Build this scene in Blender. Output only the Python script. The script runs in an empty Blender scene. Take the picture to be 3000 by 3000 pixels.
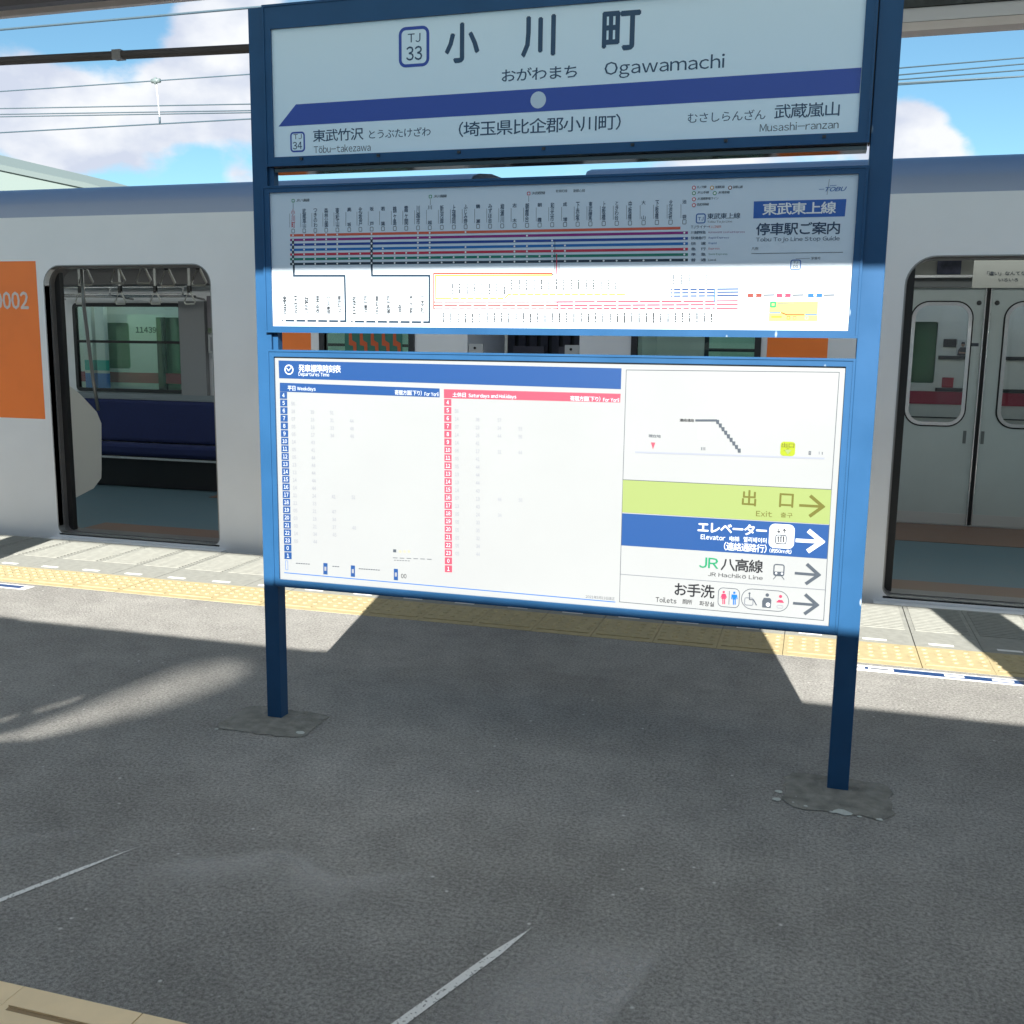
import bpy, bmesh, math, random
import numpy as np
from mathutils import Vector, Matrix
random.seed(4)
SC = bpy.context.scene
COL = SC.collection

# ------------------------------------------------------------------ camera
F, PITCH, YAW, ROLL, EYE = 2977.65, -0.1642, -0.2857, 0.0127, 1.3911      # survey of the photograph, 3000 px wide
fw = np.array([math.sin(YAW)*math.cos(PITCH), math.cos(YAW)*math.cos(PITCH), math.sin(PITCH)])
r0 = np.array([math.cos(YAW), -math.sin(YAW), 0.0]); u0 = np.cross(r0, fw)
rt = math.cos(ROLL)*r0 + math.sin(ROLL)*u0
up = -math.sin(ROLL)*r0 + math.cos(ROLL)*u0
cam = bpy.data.cameras.new('camera'); cam_o = bpy.data.objects.new('camera', cam); COL.objects.link(cam_o)
cam.sensor_width = 36; cam.lens = F/3000*36; cam.clip_start = 0.02; cam.clip_end = 4000
cam_o.matrix_world = Matrix(((rt[0], up[0], -fw[0], 0), (rt[1], up[1], -fw[1], 0), (rt[2], up[2], -fw[2], EYE), (0, 0, 0, 1)))
SC.camera = cam_o

def ray(x, y):
    d = fw + rt*((x-1500)/F) - up*((y-1500)/F)
    return d/np.linalg.norm(d)
def on_y(x, y, Y):
    d = ray(x, y); t = Y/d[1]; return (d[0]*t, EYE + d[2]*t)

# ------------------------------------------------------------------ light
SUN = Vector((-0.2, 1.0, -0.636)).normalized()
sl = bpy.data.lights.new('sun', 'SUN'); sl.energy = 3.3; sl.angle = math.radians(0.53); sl.color = (1.0, 0.955, 0.88)
so = bpy.data.objects.new('sun', sl); COL.objects.link(so); so.location = (2, -10, 12)
so.rotation_euler = SUN.to_track_quat('-Z', 'Y').to_euler()
SC.view_settings.view_transform = 'Standard'; SC.view_settings.look = 'None'
SC.view_settings.exposure = 2.0; SC.view_settings.gamma = 1.0; SC.view_settings.use_curve_mapping = False
SC.cycles.max_bounces = 8; SC.cycles.diffuse_bounces = 5; SC.cycles.glossy_bounces = 4; SC.cycles.transparent_max_bounces = 12
SC.cycles.caustics_reflective = False; SC.cycles.caustics_refractive = False; SC.cycles.sample_clamp_indirect = 6

W = bpy.data.worlds.new('World'); SC.world = W; W.use_nodes = True
def build_world():
    nt = W.node_tree; N = nt.nodes; L = nt.links; N.clear()
    out = N.new('ShaderNodeOutputWorld'); bg = N.new('ShaderNodeBackground'); bg.inputs[1].default_value = 0.15
    L.new(bg.outputs[0], out.inputs[0])
    sky = N.new('ShaderNodeTexSky'); sky.sky_type = 'NISHITA'; sky.sun_disc = False
    sky.sun_elevation = math.radians(31.95); sky.sun_rotation = math.radians(168.7)
    sky.air_density = 1.0; sky.dust_density = 0.35; sky.ozone_density = 1.6; sky.altitude = 100
    tc = N.new('ShaderNodeTexCoord')
    def math_(op, a, b=None, clamp=False):
        m = N.new('ShaderNodeMath'); m.operation = op; m.use_clamp = clamp
        for i, v in enumerate((a, b)):
            if v is None: continue
            if isinstance(v, (int, float)): m.inputs[i].default_value = v
            else: L.new(v, m.inputs[i])
        return m.outputs[0]
    nrm = N.new('ShaderNodeVectorMath'); nrm.operation = 'NORMALIZE'; L.new(tc.outputs['Generated'], nrm.inputs[0])
    noise = N.new('ShaderNodeTexNoise'); noise.inputs['Scale'].default_value = 9; noise.inputs['Detail'].default_value = 9; noise.inputs['Roughness'].default_value = 0.56
    mp = N.new('ShaderNodeMapping'); mp.inputs['Scale'].default_value = (1, 1, 1.7); mp.inputs['Location'].default_value = (3.1, 0.4, 0.2)
    L.new(nrm.outputs[0], mp.inputs[0]); L.new(mp.outputs[0], noise.inputs['Vector'])
    field = None
    # cloud banks: direction (as measured), angular radius, weight
    banks = [((230, 290), .062, 1.7), ((40, 260), .045, 1.4), ((460, 290), .055, 1.5), ((680, 280), .05, 1.2), ((600, 105), .030, .9), ((700, 40), .05, 1.2), ((90, 330), .045, .7),
             ((2700, 400), .040, 1.25), ((2790, 445), .028, .9), ((2600, 420), .05, 1.0), ((690, 530), .02, .9), ((170, 420), .03, .4), ((430, 500), .022, .35), ((800, 520), .02, .5),
             ((2200, 465), .07, 1.0), ((1750, 500), .06, .7), ((2980, 430), .015, .4), ((330, 470), .07, -.45), ((600, 440), .05, -.4),
             ((150, 90), .075, -1.3), ((350, 60), .05, -.7), ((2850, 200), .06, -1.2), ((2950, 330), .04, -.6), ((500, 450), .04, -.3), ((1200, 540), .05, -.5)]
    for (p, r, w) in banks:
        d = ray(*p)
        dp = N.new('ShaderNodeVectorMath'); dp.operation = 'DISTANCE'; L.new(nrm.outputs[0], dp.inputs[0]); dp.inputs[1].default_value = tuple(d)
        q = math_('MULTIPLY', dp.outputs['Value'], 1/r); q = math_('POWER', q, 2.0); q = math_('MULTIPLY', q, -1.0); q = math_('EXPONENT', q); q = math_('MULTIPLY', q, w)
        field = q if field is None else math_('ADD', field, q)
    n2 = math_('SUBTRACT', noise.outputs['Fac'], 0.5); n3 = math_('MULTIPLY', n2, 3.4)
    tot = math_('ADD', field, n3)
    mr = N.new('ShaderNodeMapRange'); mr.interpolation_type = 'SMOOTHSTEP'; L.new(tot, mr.inputs[0])
    mr.inputs[1].default_value = 0.34; mr.inputs[2].default_value = 0.98
    # cloud tone: sunlit tops, lavender bases
    noise2 = N.new('ShaderNodeTexNoise'); noise2.inputs['Scale'].default_value = 14; noise2.inputs['Detail'].default_value = 5
    L.new(mp.outputs[0], noise2.inputs['Vector'])
    mr2 = N.new('ShaderNodeMapRange'); L.new(noise2.outputs['Fac'], mr2.inputs[0]); mr2.inputs[1].default_value = 0.38; mr2.inputs[2].default_value = 0.62
    cr = N.new('ShaderNodeMix'); cr.data_type = 'RGBA'; L.new(mr2.outputs[0], cr.inputs[0])
    cr.inputs[6].default_value = CLOUD_LO; cr.inputs[7].default_value = CLOUD_HI
    hs = N.new('ShaderNodeMix'); hs.data_type = 'RGBA'; hs.blend_type = 'MULTIPLY'; hs.inputs[0].default_value = 1; L.new(sky.outputs[0], hs.inputs[6]); hs.inputs[7].default_value = SKY_TINT
    mx = N.new('ShaderNodeMix'); mx.data_type = 'RGBA'; L.new(mr.outputs[0], mx.inputs[0]); L.new(hs.outputs[2], mx.inputs[6]); L.new(cr.outputs[2], mx.inputs[7])
    L.new(mx.outputs[2], bg.inputs[0])
CLOUD_LO = (1.12, 1.22, 1.45, 1); CLOUD_HI = (1.62, 1.66, 1.72, 1); SKY_TINT = (.17, .235, .24, 1)
build_world()

# ------------------------------------------------------------------ materials
MATS = {}
def mat(name, col, rough=.5, metal=0., bump=0., bscale=40., var=0., vscale=6., spec=.5, coat=0., emit=None, dirt=None):
    if name in MATS: return MATS[name]
    m = bpy.data.materials.new(name); m.use_nodes = True; nt = m.node_tree; N = nt.nodes; L = nt.links
    b = N['Principled BSDF']; b.inputs['Base Color'].default_value = (*col, 1); b.inputs['Roughness'].default_value = rough
    b.inputs['Metallic'].default_value = metal; b.inputs['Specular IOR Level'].default_value = spec
    if coat: b.inputs['Coat Weight'].default_value = coat; b.inputs['Coat Roughness'].default_value = .03
    tc = N.new('ShaderNodeTexCoord')
    if var:
        n = N.new('ShaderNodeTexNoise'); n.inputs['Scale'].default_value = vscale; n.inputs['Detail'].default_value = 6; L.new(tc.outputs['Object'], n.inputs['Vector'])
        r = N.new('ShaderNodeMapRange'); L.new(n.outputs['Fac'], r.inputs[0]); r.inputs[1].default_value = .3; r.inputs[2].default_value = .7
        r.inputs[3].default_value = 1-var; r.inputs[4].default_value = 1+var
        mx = N.new('ShaderNodeVectorMath'); mx.operation = 'SCALE'; mx.inputs[0].default_value = col; L.new(r.outputs[0], mx.inputs['Scale'])
        L.new(mx.outputs[0], b.inputs['Base Color'])
        r2 = N.new('ShaderNodeMapRange'); L.new(n.outputs['Fac'], r2.inputs[0]); r2.inputs[3].default_value = max(0, rough-.1); r2.inputs[4].default_value = min(1, rough+.1)
        L.new(r2.outputs[0], b.inputs['Roughness'])
    if bump:
        n = N.new('ShaderNodeTexNoise'); n.inputs['Scale'].default_value = bscale; n.inputs['Detail'].default_value = 5; L.new(tc.outputs['Object'], n.inputs['Vector'])
        bp = N.new('ShaderNodeBump'); bp.inputs['Strength'].default_value = bump; bp.inputs['Distance'].default_value = .01; L.new(n.outputs['Fac'], bp.inputs['Height']); L.new(bp.outputs[0], b.inputs['Normal'])
    if emit: b.inputs['Emission Color'].default_value = (*emit, 1); b.inputs['Emission Strength'].default_value = 1
    MATS[name] = m; return m
def glass(name, tint, refl=.06):
    if name in MATS: return MATS[name]
    m = bpy.data.materials.new(name); m.use_nodes = True; nt = m.node_tree; N = nt.nodes; L = nt.links; N.clear()
    o = N.new('ShaderNodeOutputMaterial'); t = N.new('ShaderNodeBsdfTransparent'); t.inputs[0].default_value = (*tint, 1)
    g = N.new('ShaderNodeBsdfGlossy'); g.inputs['Roughness'].default_value = .02; fr = N.new('ShaderNodeFresnel'); fr.inputs[0].default_value = 1.5
    x = N.new('ShaderNodeMixShader'); L.new(fr.outputs[0], x.inputs[0]); L.new(t.outputs[0], x.inputs[1]); L.new(g.outputs[0], x.inputs[2]); L.new(x.outputs[0], o.inputs[0])
    MATS[name] = m; return m
def s2l(r, g, b):
    f = lambda c: (c/255/12.92 if c <= 10 else ((c/255+.055)/1.055)**2.4)
    return (f(r), f(g), f(b))

def asphalt_material():
    m = bpy.data.materials.new('asphalt'); m.use_nodes = True; nt = m.node_tree; N = nt.nodes; L = nt.links; b = N['Principled BSDF']
    tc = N.new('ShaderNodeTexCoord'); P = tc.outputs['Object']
    def noise(s, d=6, r=.6):
        n = N.new('ShaderNodeTexNoise'); n.inputs['Scale'].default_value = s; n.inputs['Detail'].default_value = d; n.inputs['Roughness'].default_value = r; L.new(P, n.inputs['Vector']); return n.outputs['Fac']
    def rng(x, a, c, lo, hi, sm=False):
        r = N.new('ShaderNodeMapRange'); L.new(x, r.inputs[0]); r.inputs[1].default_value = a; r.inputs[2].default_value = c; r.inputs[3].default_value = lo; r.inputs[4].default_value = hi
        if sm: r.interpolation_type = 'SMOOTHSTEP'
        return r.outputs[0]
    def mul(a, c):
        x = N.new('ShaderNodeMath'); x.operation = 'MULTIPLY'; L.new(a, x.inputs[0]); L.new(c, x.inputs[1]); return x.outputs[0]
    big = rng(noise(.9, 4), .3, .7, .82, 1.2); mid = rng(noise(7, 5), .3, .7, .88, 1.12); fine = rng(noise(95, 5, .8), .36, .64, .56, 1.46); grit = rng(noise(420, 2, .7), .3, .7, .75, 1.25)
    v = mul(mul(big, mid), mul(fine, grit))
    sc = N.new('ShaderNodeVectorMath'); sc.operation = 'SCALE'; sc.inputs[0].default_value = (.352, .345, .325); L.new(v, sc.inputs['Scale'])
    vo = N.new('ShaderNodeTexVoronoi'); vo.inputs['Scale'].default_value = 17; vo.inputs['Randomness'].default_value = 1; L.new(P, vo.inputs['Vector'])
    sp = rng(vo.outputs['Distance'], .05, .11, 1, 0)
    sel = N.new('ShaderNodeSeparateColor'); L.new(vo.outputs['Color'], sel.inputs[0]); s2 = rng(sel.outputs[0], .80, .84, 0, .95); spk = mul(sp, s2)
    vo2 = N.new('ShaderNodeTexVoronoi'); vo2.inputs['Scale'].default_value = 70; L.new(P, vo2.inputs['Vector'])
    sel2 = N.new('ShaderNodeSeparateColor'); L.new(vo2.outputs['Color'], sel2.inputs[0]); spk2 = mul(rng(vo2.outputs['Distance'], .1, .3, 1, 0), rng(sel2.outputs[1], .86, .95, 0, .45))
    mx = N.new('ShaderNodeMath'); mx.operation = 'MAXIMUM'; L.new(spk, mx.inputs[0]); L.new(spk2, mx.inputs[1])
    mix = N.new('ShaderNodeMix'); mix.data_type = 'RGBA'; L.new(mx.outputs[0], mix.inputs[0]); L.new(sc.outputs[0], mix.inputs[6]); mix.inputs[7].default_value = (.75, .75, .73, 1)
    L.new(mix.outputs[2], b.inputs['Base Color']); b.inputs['Roughness'].default_value = .82; b.inputs['Specular IOR Level'].default_value = .35
    bp = N.new('ShaderNodeBump'); bp.inputs['Strength'].default_value = .8; bp.inputs['Distance'].default_value = .0045; L.new(mul(fine, grit), bp.inputs['Height']); L.new(bp.outputs[0], b.inputs['Normal'])
    return m
ASPHALT = asphalt_material()
def worn_paint():
    m = bpy.data.materials.new('worn_paint'); m.use_nodes = True; nt = m.node_tree; N = nt.nodes; L = nt.links; b = N['Principled BSDF']
    b.inputs['Base Color'].default_value = (.75, .75, .72, 1); b.inputs['Roughness'].default_value = .7
    tc = N.new('ShaderNodeTexCoord'); n = N.new('ShaderNodeTexNoise'); n.inputs['Scale'].default_value = 150; n.inputs['Detail'].default_value = 4; L.new(tc.outputs['Object'], n.inputs['Vector'])
    r = N.new('ShaderNodeMapRange'); L.new(n.outputs['Fac'], r.inputs[0]); r.inputs[1].default_value = .33; r.inputs[2].default_value = .42; L.new(r.outputs[0], b.inputs['Alpha'])
    return m
def wear_and_light_film():  # pale film shared by the worn patch and the painted light ridges
    m = bpy.data.materials.new('wear_and_light_film'); m.use_nodes = True; nt = m.node_tree; N = nt.nodes; L = nt.links; b = N['Principled BSDF']
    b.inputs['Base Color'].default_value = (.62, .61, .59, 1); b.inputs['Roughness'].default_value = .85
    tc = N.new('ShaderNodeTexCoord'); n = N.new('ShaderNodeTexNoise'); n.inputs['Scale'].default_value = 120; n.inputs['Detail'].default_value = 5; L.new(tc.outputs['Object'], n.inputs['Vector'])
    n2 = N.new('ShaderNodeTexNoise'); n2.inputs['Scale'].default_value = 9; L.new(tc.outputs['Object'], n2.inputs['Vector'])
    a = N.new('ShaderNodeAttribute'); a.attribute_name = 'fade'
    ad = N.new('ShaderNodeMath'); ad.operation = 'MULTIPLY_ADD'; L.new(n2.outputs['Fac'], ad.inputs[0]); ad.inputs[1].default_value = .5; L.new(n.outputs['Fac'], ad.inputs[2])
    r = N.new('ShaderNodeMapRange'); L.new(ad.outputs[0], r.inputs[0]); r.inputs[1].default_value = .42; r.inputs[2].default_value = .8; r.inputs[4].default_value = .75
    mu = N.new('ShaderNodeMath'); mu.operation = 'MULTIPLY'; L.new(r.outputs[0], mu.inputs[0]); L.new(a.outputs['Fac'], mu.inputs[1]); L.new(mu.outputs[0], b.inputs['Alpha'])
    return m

BLUE = mat('blue_paint', (.018, .080, .190), .38, .0, var=.10, vscale=5, spec=.28)
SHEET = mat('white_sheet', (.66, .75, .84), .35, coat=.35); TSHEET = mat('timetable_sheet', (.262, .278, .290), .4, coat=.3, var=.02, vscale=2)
NAMEFACE = mat('name_face', (.76, .88, .96), .3, coat=.3)
ALU = mat('train_aluminium', (.84, .84, .86), .42, .22, var=.03, vscale=2.5, bump=.02, bscale=3)
ALU_SHELL = ALU
STEEL = mat('bright_steel', (.72, .72, .72), .25, .9)
DARKMET = mat('dark_trim', (.035, .035, .038), .45, .2)
RUBBER = mat('rubber', (.012, .012, .013), .55)
DOORGREY = mat('door_panel', (.58, .64, .63), .42, .25, var=.04, vscale=3)
INNER = mat('interior_panel', (.66, .65, .63), .55, var=.03)
PARTITION = mat('partition_panel', (.76, .75, .70), .5)
SEAT = mat('seat_moquette', (.014, .024, .10), .9, bump=.3, bscale=300, var=.15, vscale=60)
TEAL = mat('floor_teal', (.10, .17, .21), .5, var=.1, vscale=9)
BROWN = mat('floor_brown', (.20, .12, .09), .5, var=.1, vscale=9)
ORANGE = mat('orange_film', (1.0, .235, .04), .4, var=.04)
CREAM = mat('cream_tile', (.27, .275, .25), .8, var=.12, vscale=25, bump=.2, bscale=90)
YELLOW = mat('yellow_tile', (.42, .35, .195), .7, var=.12, vscale=22, bump=.15, bscale=120)
CONC = mat('concrete', (.28, .275, .26), .85, var=.12, vscale=8, bump=.3, bscale=50)
PATCH = mat('patch_concrete', (.22, .218, .195), .9, var=.3, vscale=22, bump=.9, bscale=70)
MORTAR = mat('mortar', (.5, .53, .5), .9, bump=.5, bscale=90)
WHITE = mat('white_paint', (.78, .78, .76), .6)
BEIGE = mat('beige_paint', (.62, .56, .52), .6, var=.05)
DARKBEAM = mat('dark_beam', (.05, .045, .045), .6, var=.2)
GREENDARK = mat('canopy_dark', (.05, .06, .06), .8, var=.3, vscale=30)
WIRE = mat('wire', (.05, .085, .11), .6, .0)
GLASS = glass('green_glass', (.78, .93, .87)); CLEAR = glass('clear_glass', (.85, .88, .88))
def ink(name, rgb, rough=.4): return mat('ink_'+name, s2l(*rgb), rough, coat=.3)
NAVY = ink('navy', (22, 58, 90)); ROYAL = ink('royal', (30, 62, 160)); GREYINK = ink('grey', (62, 70, 80)); PALEINK = ink('pale', (100, 106, 116))
PRINTBLUE = mat('ink_blue', (.008, .048, .17), .4, coat=.3); MAPBLUE = mat('ink_map_blue', (.01, .10, .42), .4, coat=.3); PRINTRED = mat('ink_red', (.42, .05, .085), .4, coat=.3); LIME = mat('ink_lime', (.19, .245, .085), .4, coat=.3); WINK = ink('white', (238, 238, 238))
OLIVE = ink('olive', (84, 84, 30)); JRGREEN = ink('green', (20, 140, 90)); PINK = ink('pink', (200, 50, 80)); MIDBLUE = ink('midblue', (10, 90, 165)); LWHITE = ink('lwhite', (150, 156, 166)); DINK = ink('dark', (26, 29, 34)); LGREY = ink('lgrey', (124, 128, 138))

def scuffs(m, scale, thresh, col):
    """sparse chips and scratches in paint"""
    nt = m.node_tree; N = nt.nodes; L = nt.links; b = N['Principled BSDF']; tc = N.new('ShaderNodeTexCoord')
    v = N.new('ShaderNodeTexVoronoi'); v.inputs['Scale'].default_value = scale; L.new(tc.outputs['Object'], v.inputs['Vector'])
    mp = N.new('ShaderNodeMapping'); mp.inputs['Scale'].default_value = (1, 1, .35); L.new(tc.outputs['Object'], mp.inputs[0]); L.new(mp.outputs[0], v.inputs['Vector'])
    r = N.new('ShaderNodeMapRange'); L.new(v.outputs['Distance'], r.inputs[0]); r.inputs[1].default_value = .06; r.inputs[2].default_value = .16; r.inputs[3].default_value = 1; r.inputs[4].default_value = 0
    sc = N.new('ShaderNodeSeparateColor'); L.new(v.outputs['Color'], sc.inputs[0]); r2 = N.new('ShaderNodeMapRange'); L.new(sc.outputs[0], r2.inputs[0]); r2.inputs[1].default_value = thresh; r2.inputs[2].default_value = thresh+.02
    mu = N.new('ShaderNodeMath'); mu.operation = 'MULTIPLY'; L.new(r.outputs[0], mu.inputs[0]); L.new(r2.outputs[0], mu.inputs[1])
    mx = N.new('ShaderNodeMix'); mx.data_type = 'RGBA'; L.new(mu.outputs[0], mx.inputs[0]); old = b.inputs['Base Color'].links
    if old: L.new(old[0].from_socket, mx.inputs[6])
    else: mx.inputs[6].default_value = b.inputs['Base Color'].default_value
    mx.inputs[7].default_value = (*col, 1); L.new(mx.outputs[2], b.inputs['Base Color'])
scuffs(BLUE, 34, .90, (.30, .38, .46))
# ------------------------------------------------------------------ building helpers
def tag(o, label=None, cat=None, group=None, kind=None):
    if label: o['label'] = label
    if cat: o['category'] = cat
    if group: o['group'] = group
    if kind: o['kind'] = kind
    return o
def link(name, me, parent=None, loc=None):
    o = bpy.data.objects.new(name, me); COL.objects.link(o)
    if loc: o.location = loc
    if parent is not None:
        o.parent = parent
        base = world_loc(parent); o.location = Vector(o.location) - base
    return o
def world_loc(o):
    v = Vector(o.location)
    while o.parent: o = o.parent; v += Vector(o.location)
    return v
def empty(name, loc, label=None, cat=None, group=None, kind=None):
    o = bpy.data.objects.new(name, None); COL.objects.link(o); o.location = loc; return tag(o, label, cat, group, kind)
class MB:
    def __init__(s): s.v = []; s.f = []; s.mi = []; s.mats = []; s.sm = []
    def m(s, mt):
        if mt not in s.mats: s.mats.append(mt)
        return s.mats.index(mt)
    def add(s, vs, fs, mt, smooth=False):
        n = len(s.v); s.v += [tuple(v) for v in vs]; k = s.m(mt)
        for f in fs: s.f.append([i+n for i in f]); s.mi.append(k); s.sm.append(smooth)
        return s
    def box(s, x0, x1, y0, y1, z0, z1, mt):
        vs = [(x0,y0,z0),(x1,y0,z0),(x1,y1,z0),(x0,y1,z0),(x0,y0,z1),(x1,y0,z1),(x1,y1,z1),(x0,y1,z1)]
        return s.add(vs, [(0,3,2,1),(4,5,6,7),(0,1,5,4),(1,2,6,5),(2,3,7,6),(3,0,4,7)], mt)
    def extr_x(s, prof, x0, x1, mt, smooth=False, cap=True):
        n = len(prof); vs = [(x0, y, z) for y, z in prof] + [(x1, y, z) for y, z in prof]
        fs = [(i, (i+1) % n, n+(i+1) % n, n+i) for i in range(n)]
        s.add(vs, fs, mt, smooth)
        if cap: s.add(vs, [tuple(range(n))[::-1], tuple(range(n, 2*n))], mt)
        return s
    def sheet_x(s, prof, x0, x1, mt):
        n = len(prof); vs = [(x0, y, z) for y, z in prof] + [(x1, y, z) for y, z in prof]
        return s.add(vs, [(i, i+1, n+i+1, n+i) for i in range(n-1)], mt, True)
    def poly_xz(s, pts, y, mt, thick=0):
        n = len(pts)
        if not thick: return s.add([(x, y, z) for x, z in pts], [tuple(range(n))], mt)
        vs = [(x, y, z) for x, z in pts] + [(x, y+thick, z) for x, z in pts]
        return s.add(vs, [tuple(range(n)), tuple(range(n, 2*n))[::-1]] + [(i, n+i, n+(i+1) % n, (i+1) % n) for i in range(n)], mt)
    def tube(s, pts, r, mt, n=8):
        P = [Vector(p) for p in pts]; rings = []
        for i, p in enumerate(P):
            d = (P[min(i+1, len(P)-1)] - P[max(i-1, 0)]).normalized(); a = Vector((0, 0, 1)) if abs(d.z) < .9 else Vector((1, 0, 0))
            u = d.cross(a).normalized(); w = d.cross(u)
            rings.append([p + (u*math.cos(2*math.pi*k/n) + w*math.sin(2*math.pi*k/n))*r for k in range(n)])
        vs = [v for rg in rings for v in rg]; fs = []
        for i in range(len(P)-1):
            for k in range(n): fs.append((i*n+k, i*n+(k+1) % n, (i+1)*n+(k+1) % n, (i+1)*n+k))
        fs.append(tuple(range(n))[::-1]); fs.append(tuple(range(len(vs)-n, len(vs))))
        return s.add(vs, fs, mt, True)
    def mesh(s, name):
        me = bpy.data.meshes.new(name); me.from_pydata(s.v, [], s.f); me.update()
        for mt in s.mats: me.materials.append(mt)
        me.polygons.foreach_set('material_index', s.mi); me.polygons.foreach_set('use_smooth', s.sm); return me
    def build(s, name, parent=None, bevel=0):
        o = link(name, s.mesh(name), None)
        if parent is not None: o.parent = parent; o.location = -world_loc(parent)
        if bevel:
            b = o.modifiers.new('bevel', 'BEVEL'); b.width = bevel; b.segments = 2; b.limit_method = 'ANGLE'
        return o
def rrect(x0, x1, z0, z1, r, n=6, rb=None):
    rb = r if rb is None else rb; pts = []
    for (cx, cz, a0, q) in ((x1-r, z1-r, 0, r), (x0+r, z1-r, 90, r), (x0+rb, z0+rb, 180, rb), (x1-rb, z0+rb, 270, rb)):
        for k in range(n+1):
            a = math.radians(a0 + 90*k/n); pts.append((cx+q*math.cos(a), cz+q*math.sin(a)))
    return pts
def plate(outer, holes, y0, y1, mt):
    """flat plate with openings in the X-Z plane, between y0 and y1 -> mesh data (verts, faces)"""
    cu = bpy.data.curves.new('plate', 'CURVE'); cu.dimensions = '2D'; cu.fill_mode = 'BOTH'; cu.extrude = abs(y1-y0)/2
    for loop in [outer]+list(holes):
        sp = cu.splines.new('POLY'); sp.points.add(len(loop)-1)
        for i, (x, z) in enumerate(loop): sp.points[i].co = (x, z, 0, 1)
        sp.use_cyclic_u = True
    o = bpy.data.objects.new('plate', cu); COL.objects.link(o)
    dg = bpy.context.evaluated_depsgraph_get(); me = bpy.data.meshes.new_from_object(o.evaluated_get(dg))
    bpy.data.objects.remove(o); bpy.data.curves.remove(cu)
    ym = (y0+y1)/2
    vs = [(v.co.x, ym - v.co.z, v.co.y) for v in me.vertices]; fs = [tuple(p.vertices) for p in me.polygons]
    bpy.data.meshes.remove(me); return vs, fs
def ring(x0, x1, z0, z1, r, w, y0, y1, mt, mb, rb=None):
    rb = r if rb is None else rb
    a = rrect(x0, x1, z0, z1, r, 8, rb); b = rrect(x0+w, x1-w, z0+w, z1-w, max(r-w, .003), 8, max(rb-w, .003)); n = len(a)
    vs = [(x, y0, z) for x, z in a]+[(x, y0, z) for x, z in b]+[(x, y1, z) for x, z in a]+[(x, y1, z) for x, z in b]; fs = []
    for i in range(n):
        j = (i+1) % n; fs += [(i, j, n+j, n+i), (2*n+i, 3*n+i, 3*n+j, 2*n+j), (i, 2*n+i, 2*n+j, j), (n+i, n+j, 3*n+j, 3*n+i)]
    mb.add(vs, fs, mt)

# ------------------------------------------------------------------ ground, track beds, platform
m = MB(); m.add([(-900,-900,-1.35),(900,-900,-1.35),(900,900,-1.35),(-900,900,-1.35)], [(0,1,2,3)], mat('ground_soil', (.16, .15, .12), .9, var=.2, vscale=.3)); tag(m.build('ground'), kind='structure')
for (ya, yb) in ((-2.9, .34), (5.86, 9.0), (9.3, 12.6)):
    m = MB(); m.add([(-60,ya,-1.2),(60,ya,-1.2),(60,yb,-1.2),(-60,yb,-1.2)], [(0,1,2,3)], mat('ballast', (.14, .12, .10), .95, bump=1, bscale=30, var=.4, vscale=25)); tag(m.build('track_bed'), kind='structure')

X0, X1 = -12.0, 9.0
plat = MB(); plat.extr_x([(.46,-1.3),(5.82,-1.3),(5.82,-.0305),(.46,-.0305)], X0, X1, CONC)
platform = plat.build('platform'); tag(platform, kind='structure')
m = MB(); m.box(X0, X1, 1.6325, 4.6565, -.03, 0, ASPHALT); m.build('asphalt_surface', platform)

# tactile blocks, edge tiles, gap markers: 0.30 m pitch as in the photo
PITCHX = .30; XR = -4.749
def dome_block(flip):
    YELLOW = MATS['yellow_tile'] if not flip else mat('yellow_tile_brightened', (.92, .72, .44), .6, var=.05, vscale=12)  # near blocks brightened in colour for the light falling on them
    b = MB(); w = .2975; s = -1 if flip else 1
    ylo, yhi = (0, .348)
    Yc = lambda y: s*y
    def bx(x0, x1, y0, y1, z0, z1, mt):
        a, c = sorted((Yc(y0), Yc(y1))); b.box(x0, x1, a, c, z0, z1, mt)
    bx(-w/2, w/2, 0, .348, -.03, .001, YELLOW)
    bx(-w/2+.018, w/2-.018, .05, .066, .0005, .0052, YELLOW)          # long bar, with the shade beside it painted as a dark slot
    bx(-w/2+.02, w/2-.02, .067, .077, .0005, .0016, mat('slot_shade', (.34, .24, .13), .9))
    for i in range(5):
        for j in range(4):
            cx = -.12+.06*i; cy = .125+.058*j; vs = []; fs = []
            for (r, z) in ((.0145, .001), (.010, .006)):
                for k in range(6): vs.append((cx+r*math.cos(k*math.pi/3), Yc(cy)+r*math.sin(k*math.pi/3), z))
            for k in range(6): fs.append((k, (k+1) % 6, 6+(k+1) % 6, 6+k))
            fs.append((6,7,8,9,10,11)); b.add(vs, fs, YELLOW)
    return b.mesh('tactile_block')
def edge_tile(flip):
    b = MB(); w = .2965; s = -1 if flip else 1
    def bx(x0, x1, y0, y1, z0, z1, mt):
        a, c = sorted((s*y0, s*y1)); b.box(x0, x1, a, c, z0, z1, mt)
    bx(-w/2, w/2, 0, .80, -.03, -.0005, CREAM)
    for k in range(16): bx(-w/2+.022, w/2-.022, .285+k*.031, .285+k*.031+.019, -.001, .0035, CREAM)
    return b.mesh('edge_tile')
def marker(): b = MB(); b.box(-.055, .055, -.012, .014, 0, .0012, WHITE); return b.mesh('white_marker')
tb = [dome_block(0), dome_block(1)]; et = [edge_tile(0), edge_tile(1)]; wm = marker()
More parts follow.
